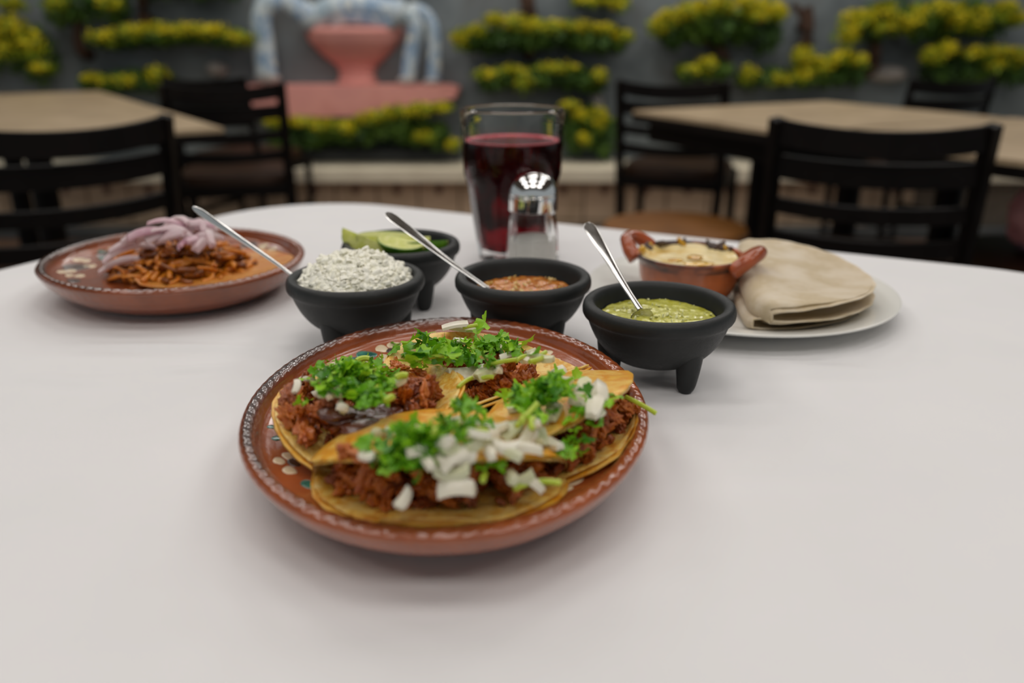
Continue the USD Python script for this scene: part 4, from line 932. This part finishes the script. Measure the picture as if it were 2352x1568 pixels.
# ---------------------------------------------------------------- glass of hibiscus water
G = np.array([.0005, .915])
def facet(n, z0, z1, amt=1.0):
    def rf(r, z, a):
        k = np.clip((z1 - z) / (z1 - z0), 0, 1); k = k * k * (3 - 2 * k)
        seg = 2 * np.pi / n; th = (a % seg) - seg / 2
        poly = np.cos(seg / 2) / np.cos(th) * 1.02
        return r * (1 + (poly - 1) * k * amt), z
    return rf
gz = TZ + .0005; GS = 1.055
gt = thing("drinking_glass", "tall clear glass of dark red drink behind the salt shaker", "glass", (*G, TZ))
go = [(.0005, .0), (.032, .0), (.0345, .002), (.0375, .02), (.042, .05), (.046, .078), (.0505, .092), (.0515, .110), (.0522, .135), (.0527, .152), (.0524, .1565), (.0512, .1570)]
gi = [(.0498, .155), (.0492, .135), (.0485, .110), (.0470, .094), (.0400, .078), (.0350, .05), (.0305, .02), (.027, .0135), (.0005, .0125)]
go, gi = [[(r * GS, z * GS) for r, z in p] for p in (go, gi)]
obj("glass_body", mv(lathe(go + gi, 120, 1.0, facet(10, .074, .099)), (*G, gz)), m_glass, gt, 40)
dk = [(.0005, .0123), (.0271, .0133), (.0307, .0200), (.0352, .05), (.0402, .078), (.0472, .0942), (.0487, .110), (.0491, .1245), (.0005, .1245)]
tag(obj("hibiscus_drink", mv(lathe([(r * GS, z * GS) for r, z in dk], 120, 1.0, facet(10, .074, .099)), (*G, gz)), m_drink, None, 40), "dark red hibiscus drink filling the tall glass", "drink")
fo = []
v, f = lathe([(.0440 * GS, .1246 * GS), (.0478 * GS, .1252 * GS), (.0482 * GS, .1262 * GS), (.0462 * GS, .1264 * GS), (.0440 * GS, .1248 * GS)], 90)
tag(obj("drink_froth", mv((v, f), (*G, gz)), m_foam), "thin pink froth ring on top of the red drink", "froth")

# ---------------------------------------------------------------- salt shaker
S = np.array([.0215, .852])
st = thing("salt_shaker", "glass salt shaker with a chrome domed cap in front of the glass", "salt shaker", (*S, TZ))
so = [(.0005, 0), (.0245, 0), (.0268, .0015), (.0272, .01), (.0258, .045), (.0240, .064), (.0225, .069), (.0215, .072)]
si = [(.0195, .072), (.0208, .066), (.0222, .045), (.0236, .012), (.0225, .0085), (.0005, .008)]
obj("glass_body", mv(lathe(so + si, 80, 1.0, facet(8, .050, .068)), (*S, gz)), m_glass, st, 40)
obj("cap", mv(lathe([(.0005, .0722), (.0218, .0722), (.0250, .0690), (.0256, .0695), (.0256, .0840), (.0250, .0850), (.0252, .0865), (.0248, .0905), (.0232, .0955), (.0202, .1005), (.0160, .1045), (.0105, .1074), (.0052, .1086), (.0005, .1089)], 72), (*S, gz)), m_chrome, st, 35)
sa = lathe([(.0005, .0078), (.0226, .0083), (.0238, .0120), (.0228, .036), (.0218, .0405), (.012, .0425), (.0005, .043)], 64, 1.0, facet(8, .050, .068))
tag(obj("salt", mv(sa, (*S, gz)), m_salt, None, 40), "white salt half filling the glass shaker", "salt", None, "stuff")

# ---------------------------------------------------------------- white plate, pot of cheese, flour tortillas
WC = np.array([.2143, .7536])
tag(obj("white_plate", mv(lathe([(.0005, .0005), (.078, .0005), (.082, 0), (.086, .0008), (.100, .006), (.125, .0125), (.139, .0148), (.1415, .0158), (.1418, .0172), (.1405, .0178), (.125, .0155), (.104, .0090), (.092, .0055), (.084, .0048), (.0005, .0048)], 128), (*WC, TZ)), m_white, None, 50), "round white plate under the clay pot and folded tortillas", "plate")
PT = np.array([.166, .752]); pz = TZ + .0049
pt = thing("clay_pot", "small brown clay pot with two handles, on the white plate", "pot", (*PT, pz))
pp = dense([(.0005, 0), (.030, 0), (.034, .002), (.041, .010), (.0455, .021), (.0468, .030), (.0475, .037), (.0492, .0405), (.0502, .0425), (.0500, .0442), (.0482, .0448), (.0466, .0436), (.0455, .040), (.0448, .030), (.043, .020), (.036, .008), (.0005, .006)], 80)
v, f = lathe(pp, 110); a = np.arctan2(v[:, 1], v[:, 0]); r = np.hypot(v[:, 0], v[:, 1])
nz = meshkit.fbm(np.c_[np.cos(a) * 3, np.sin(a) * 3, v[:, 2] * 70], 4, seed=2); 
col = np.outer(np.ones(len(v)), [.40, .095, .022]); drip = np.clip((v[:, 2] - .026) / .016, 0, 1) * np.clip(nz * 3 - .9, 0, 1)
inside = (r < .0475) & (v[:, 2] > .03) & (np.arange(len(v)) > len(v) * .5)
char = np.clip(nz * 4 - 1.6, 0, 1) * ((v[:, 2] > .036) & (np.arange(len(v)) > len(v) * .45))
col = col * (1 - .6 * drip[:, None]) + np.array([.07, .012, .006]) * .6 * drip[:, None]
col = col * (1 - .85 * char[:, None]) + np.array([.020, .010, .008]) * .85 * char[:, None]
obj("pot_body", (v + np.array([*PT, pz]), f), m_pot, pt, True, paint=col)
def pot_handle(ang):
    d = np.array([math.cos(ang), math.sin(ang), 0]); s_ = np.array([-d[1], d[0], 0]); o = np.array([*PT, pz])
    pts = [o + d * .0455 + s_ * .020 + [0, 0, .036], o + d * .054 + s_ * .017 + [0, 0, .0440], o + d * .062 + s_ * .008 + [0, 0, .0500], o + d * .0635 + [0, 0, .0510], o + d * .062 - s_ * .008 + [0, 0, .0500], o + d * .054 - s_ * .017 + [0, 0, .0440], o + d * .0455 - s_ * .020 + [0, 0, .036]]
    q = curve(pts, 28); m = tube(q, np.r_[np.linspace(.0075, .0060, 14), np.linspace(.0060, .0075, 14)], 12)
    vv = m[0]; obj("handle", m, m_pot, pt, True, paint=np.outer(1 + .25 * (meshkit.fbm(vv * 90, 3) - .5), [.36, .075, .022]))
pot_handle(math.radians(-28)); pot_handle(math.radians(146))
ch = thing("melted_cheese", "pale melted cheese with amber oil filling the clay pot", "cheese", (*PT, pz + .035))
na, nr = 80, 26; a = np.linspace(0, 2 * np.pi, na, endpoint=False); rr = np.linspace(.001, 1, nr) * .0446
P = np.stack([rr[:, None] * np.cos(a), rr[:, None] * np.sin(a)], -1).reshape(-1, 2); q = np.repeat(np.linspace(0, 1, nr), na)
z = .0385 + .0020 * (meshkit.fbm(np.c_[P * 60, np.zeros(len(P))], 3) - .5) + .0035 * np.clip((q - .86) / .14, 0, 1) ** 2 * (.4 + meshkit.fbm(np.c_[np.tile(np.cos(a) * 3, nr), np.tile(np.sin(a) * 3, nr), np.zeros(len(P))], 2))
f = []
for i in range(nr - 1):
    k = i * na + np.arange(na); k2 = i * na + (np.arange(na) + 1) % na; f += [np.stack([k, k + na, k2 + na], 1), np.stack([k, k2 + na, k2], 1)]
obj("cheese_surface", (np.c_[P, z] + np.array([*PT, pz]), np.vstack(f)), m_cheese, ch, True)
rng = np.random.default_rng(4)
for (dx, dy, w, l) in ((.004, -.020, .014, .007), (.006, .004, .007, .008), (-.014, -.008, .007, .005)):
    m = blob(rng, 1.0, (1, 1, 1), 3, .25, 1.6); th_ = 0
    b3 = trimesh.creation.icosphere(3, 1.0); v3 = np.array(b3.vertices) * (1 + .5 * (meshkit.fbm(np.array(b3.vertices) * 1.5 + dx * 900, 3) - .5))[:, None]
    obj("oil_pool", (v3 * np.array([w, l, .0013]) + np.array([PT[0] + dx, PT[1] + dy, pz + .0390]), b3.faces), m_oil, ch, True)
rng = np.random.default_rng(14)
for k in range(16):
    ang = rng.uniform(.35, 2.9); m = blob(rng, rng.uniform(.0025, .005), (1.6, .8, .6), 2, .4)
    obj("charred_cheese", mv(m, (PT[0] + .0452 * math.cos(ang), PT[1] + .0452 * math.sin(ang), pz + .0425)), [m_smoke, m_oil, m_smoke][k % 3], ch, True)
def flour(label, c, mouth, R, r0, seed, z, lift=0.0, layers=2, theta=176):
    t = thing("flour_tortilla", label, "tortilla", (*c, z), group="folded flour tortillas on the white plate")
    for k in range(layers):
        m, s = sheet(R * (1 - .02 * k), r0, theta, 0, .004, .0020 * k, seed + k * 5, .0022, .0017, 110, 34, .012)
        v, f = m
        hold = .55 + .45 * np.clip((np.hypot(v[:, 0], v[:, 1])) / R, 0, 1)
        v = v.copy(); v[:, 2] = v[:, 2] * 1.0
        w = np.clip(1 + v[:, 0] / R, 0, 1)                      # the flaps settle onto each other away from the fold
        v[:, 2] = v[:, 2] * (.36 + .64 * w ** 1.5)
        v, f = place((v, f), c, mouth, z - v[:, 2].min() if k == 0 else z - lowz)
        if k == 0: lowz = m[0][:, 2].min() * 1.0; lowz = lowz
        yy = (v[:, 1] - c[1]); v[:, 2] += lift * np.clip((yy + .02) / .13, 0, 1) ** 1.5
        rr_ = np.hypot(v[:, 0] - WC[0], v[:, 1] - WC[1])
        v[:, 2] = v[:, 2] + np.interp(rr_, [0, .084, .104, .125, .1418], [0, 0, .0042, .0107, .0132])
        obj("layer", (v, f), m_flour, t, True)
flour("flour tortilla folded beneath, its edge showing left of the top one", (.218, .742), (.97, -.18), .108, .0045, 3, TZ + .0052, .004, 1)
flour("flour tortilla folded in half on top, loose fold at the front", (.228, .738), (.97, -.16), .116, .0105, 9, TZ + .0115, .010, 2)

# ---------------------------------------------------------------- shredded pork with pink onion on the left plate
hl = Heights(LC[0] - .15, LC[0] + .15, LC[1] - .15, LC[1] + .15, TZ)
gx, gy = np.meshgrid(np.arange(hl.g.shape[0]), np.arange(hl.g.shape[1]), indexing="ij")
hl.g = plate_z(hl.x0 + (gx + .5) * hl.res, hl.y0 + (gy + .5) * hl.res, LC, LRX, LRY, LROT)
rng = np.random.default_rng(55)
tc = np.array([-.325, .783])
ts = thing("tostada", "tortilla with shredded orange pork and pink pickled onion on the left clay plate", "tostada", (*tc, TZ + .025))
m, s = sheet(.071, .25, 22, 11, 0, 0, 31, .002, .0016)
m = place(m, tc, (-1, .2), TZ + .0240 - m[0][:, 2].min()); hl.add(m); obj("tortilla", m, m_tostada, ts, True)
rows = [[], []]
for k in range(430):
    r = .068 * math.sqrt(rng.random()); a = rng.uniform(0, 6.283); x, y = tc[0] + r * math.cos(a) * 1.0, tc[1] + r * math.sin(a) * .85
    top = np.quantile(hl.top(x, y, .003), .5); lim = TZ + .029 + .022 * max(0, 1 - (r / .066) ** 2)
    if top > lim: continue
    L = rng.uniform(.010, .026); w = rng.uniform(.0012, .0030)
    p = curve([(-L / 2, 0, 0), (0, rng.normal() * L * .2, rng.uniform(0, .002)), (L / 2, rng.normal() * L * .15, 0)], 6)
    q = xf(tube(p, w * rng.uniform(.7, 1.2, 6), 6), R3(rng.uniform(0, 6.28), rng.normal() * .2, rng.normal() * .2))
    q = rest(hl, q, x, y, .003, w * .9, .6)
    if k < 170: obj("pork_shred", q, m_shred[int(rng.random() < .30)], ts, True)
    else: rows[int(rng.random() < .30)].append(q)
for i in range(2):
    if rows[i]:
        p = obj("loose_shreds", cat(rows[i]), m_shred[i], ts, True); tag(p, kind="stuff")
hl.cap(.012)
for px, py, L, yaw, wd in [(285, 622, .045, 35, .006), (300, 600, .05, 40, .007), (320, 590, .05, 30, .007), (345, 575, .045, 25, .008), (370, 570, .045, 10, .009), (395, 578, .04, 150, .011), (420, 572, .045, 160, .010), (440, 575, .04, 70, .008), (460, 570, .04, 80, .008), (475, 580, .035, 95, .007), (480, 560, .04, 110, .007), (410, 560, .045, 20, .008), (440, 555, .045, 10, .008), (390, 555, .045, 40, .008), (360, 560, .045, 35, .007), (425, 545, .04, 60, .008), (450, 540, .04, 30, .007), (400, 545, .04, 15, .007), (470, 548, .035, 50, .007), (435, 532, .035, 80, .007), (415, 535, .04, 150, .007), (450, 525, .035, 20, .007), (430, 522, .03, 50, .006), (465, 535, .03, 120, .006), (490, 570, .03, 60, .006)]:
    P = hl.ray(px, py); m = onion_piece(rng, L, wd * 1.3, .0026, rng.uniform(.1, .5)); m = xf(m, R3(math.radians(yaw), rng.normal() * .3, rng.normal() * .2))
    obj("pickled_onion_slice", rest(hl, m, P[0], P[1], .006, .002, .85), m_pink[int(rng.random() < .35)], ts, 50)
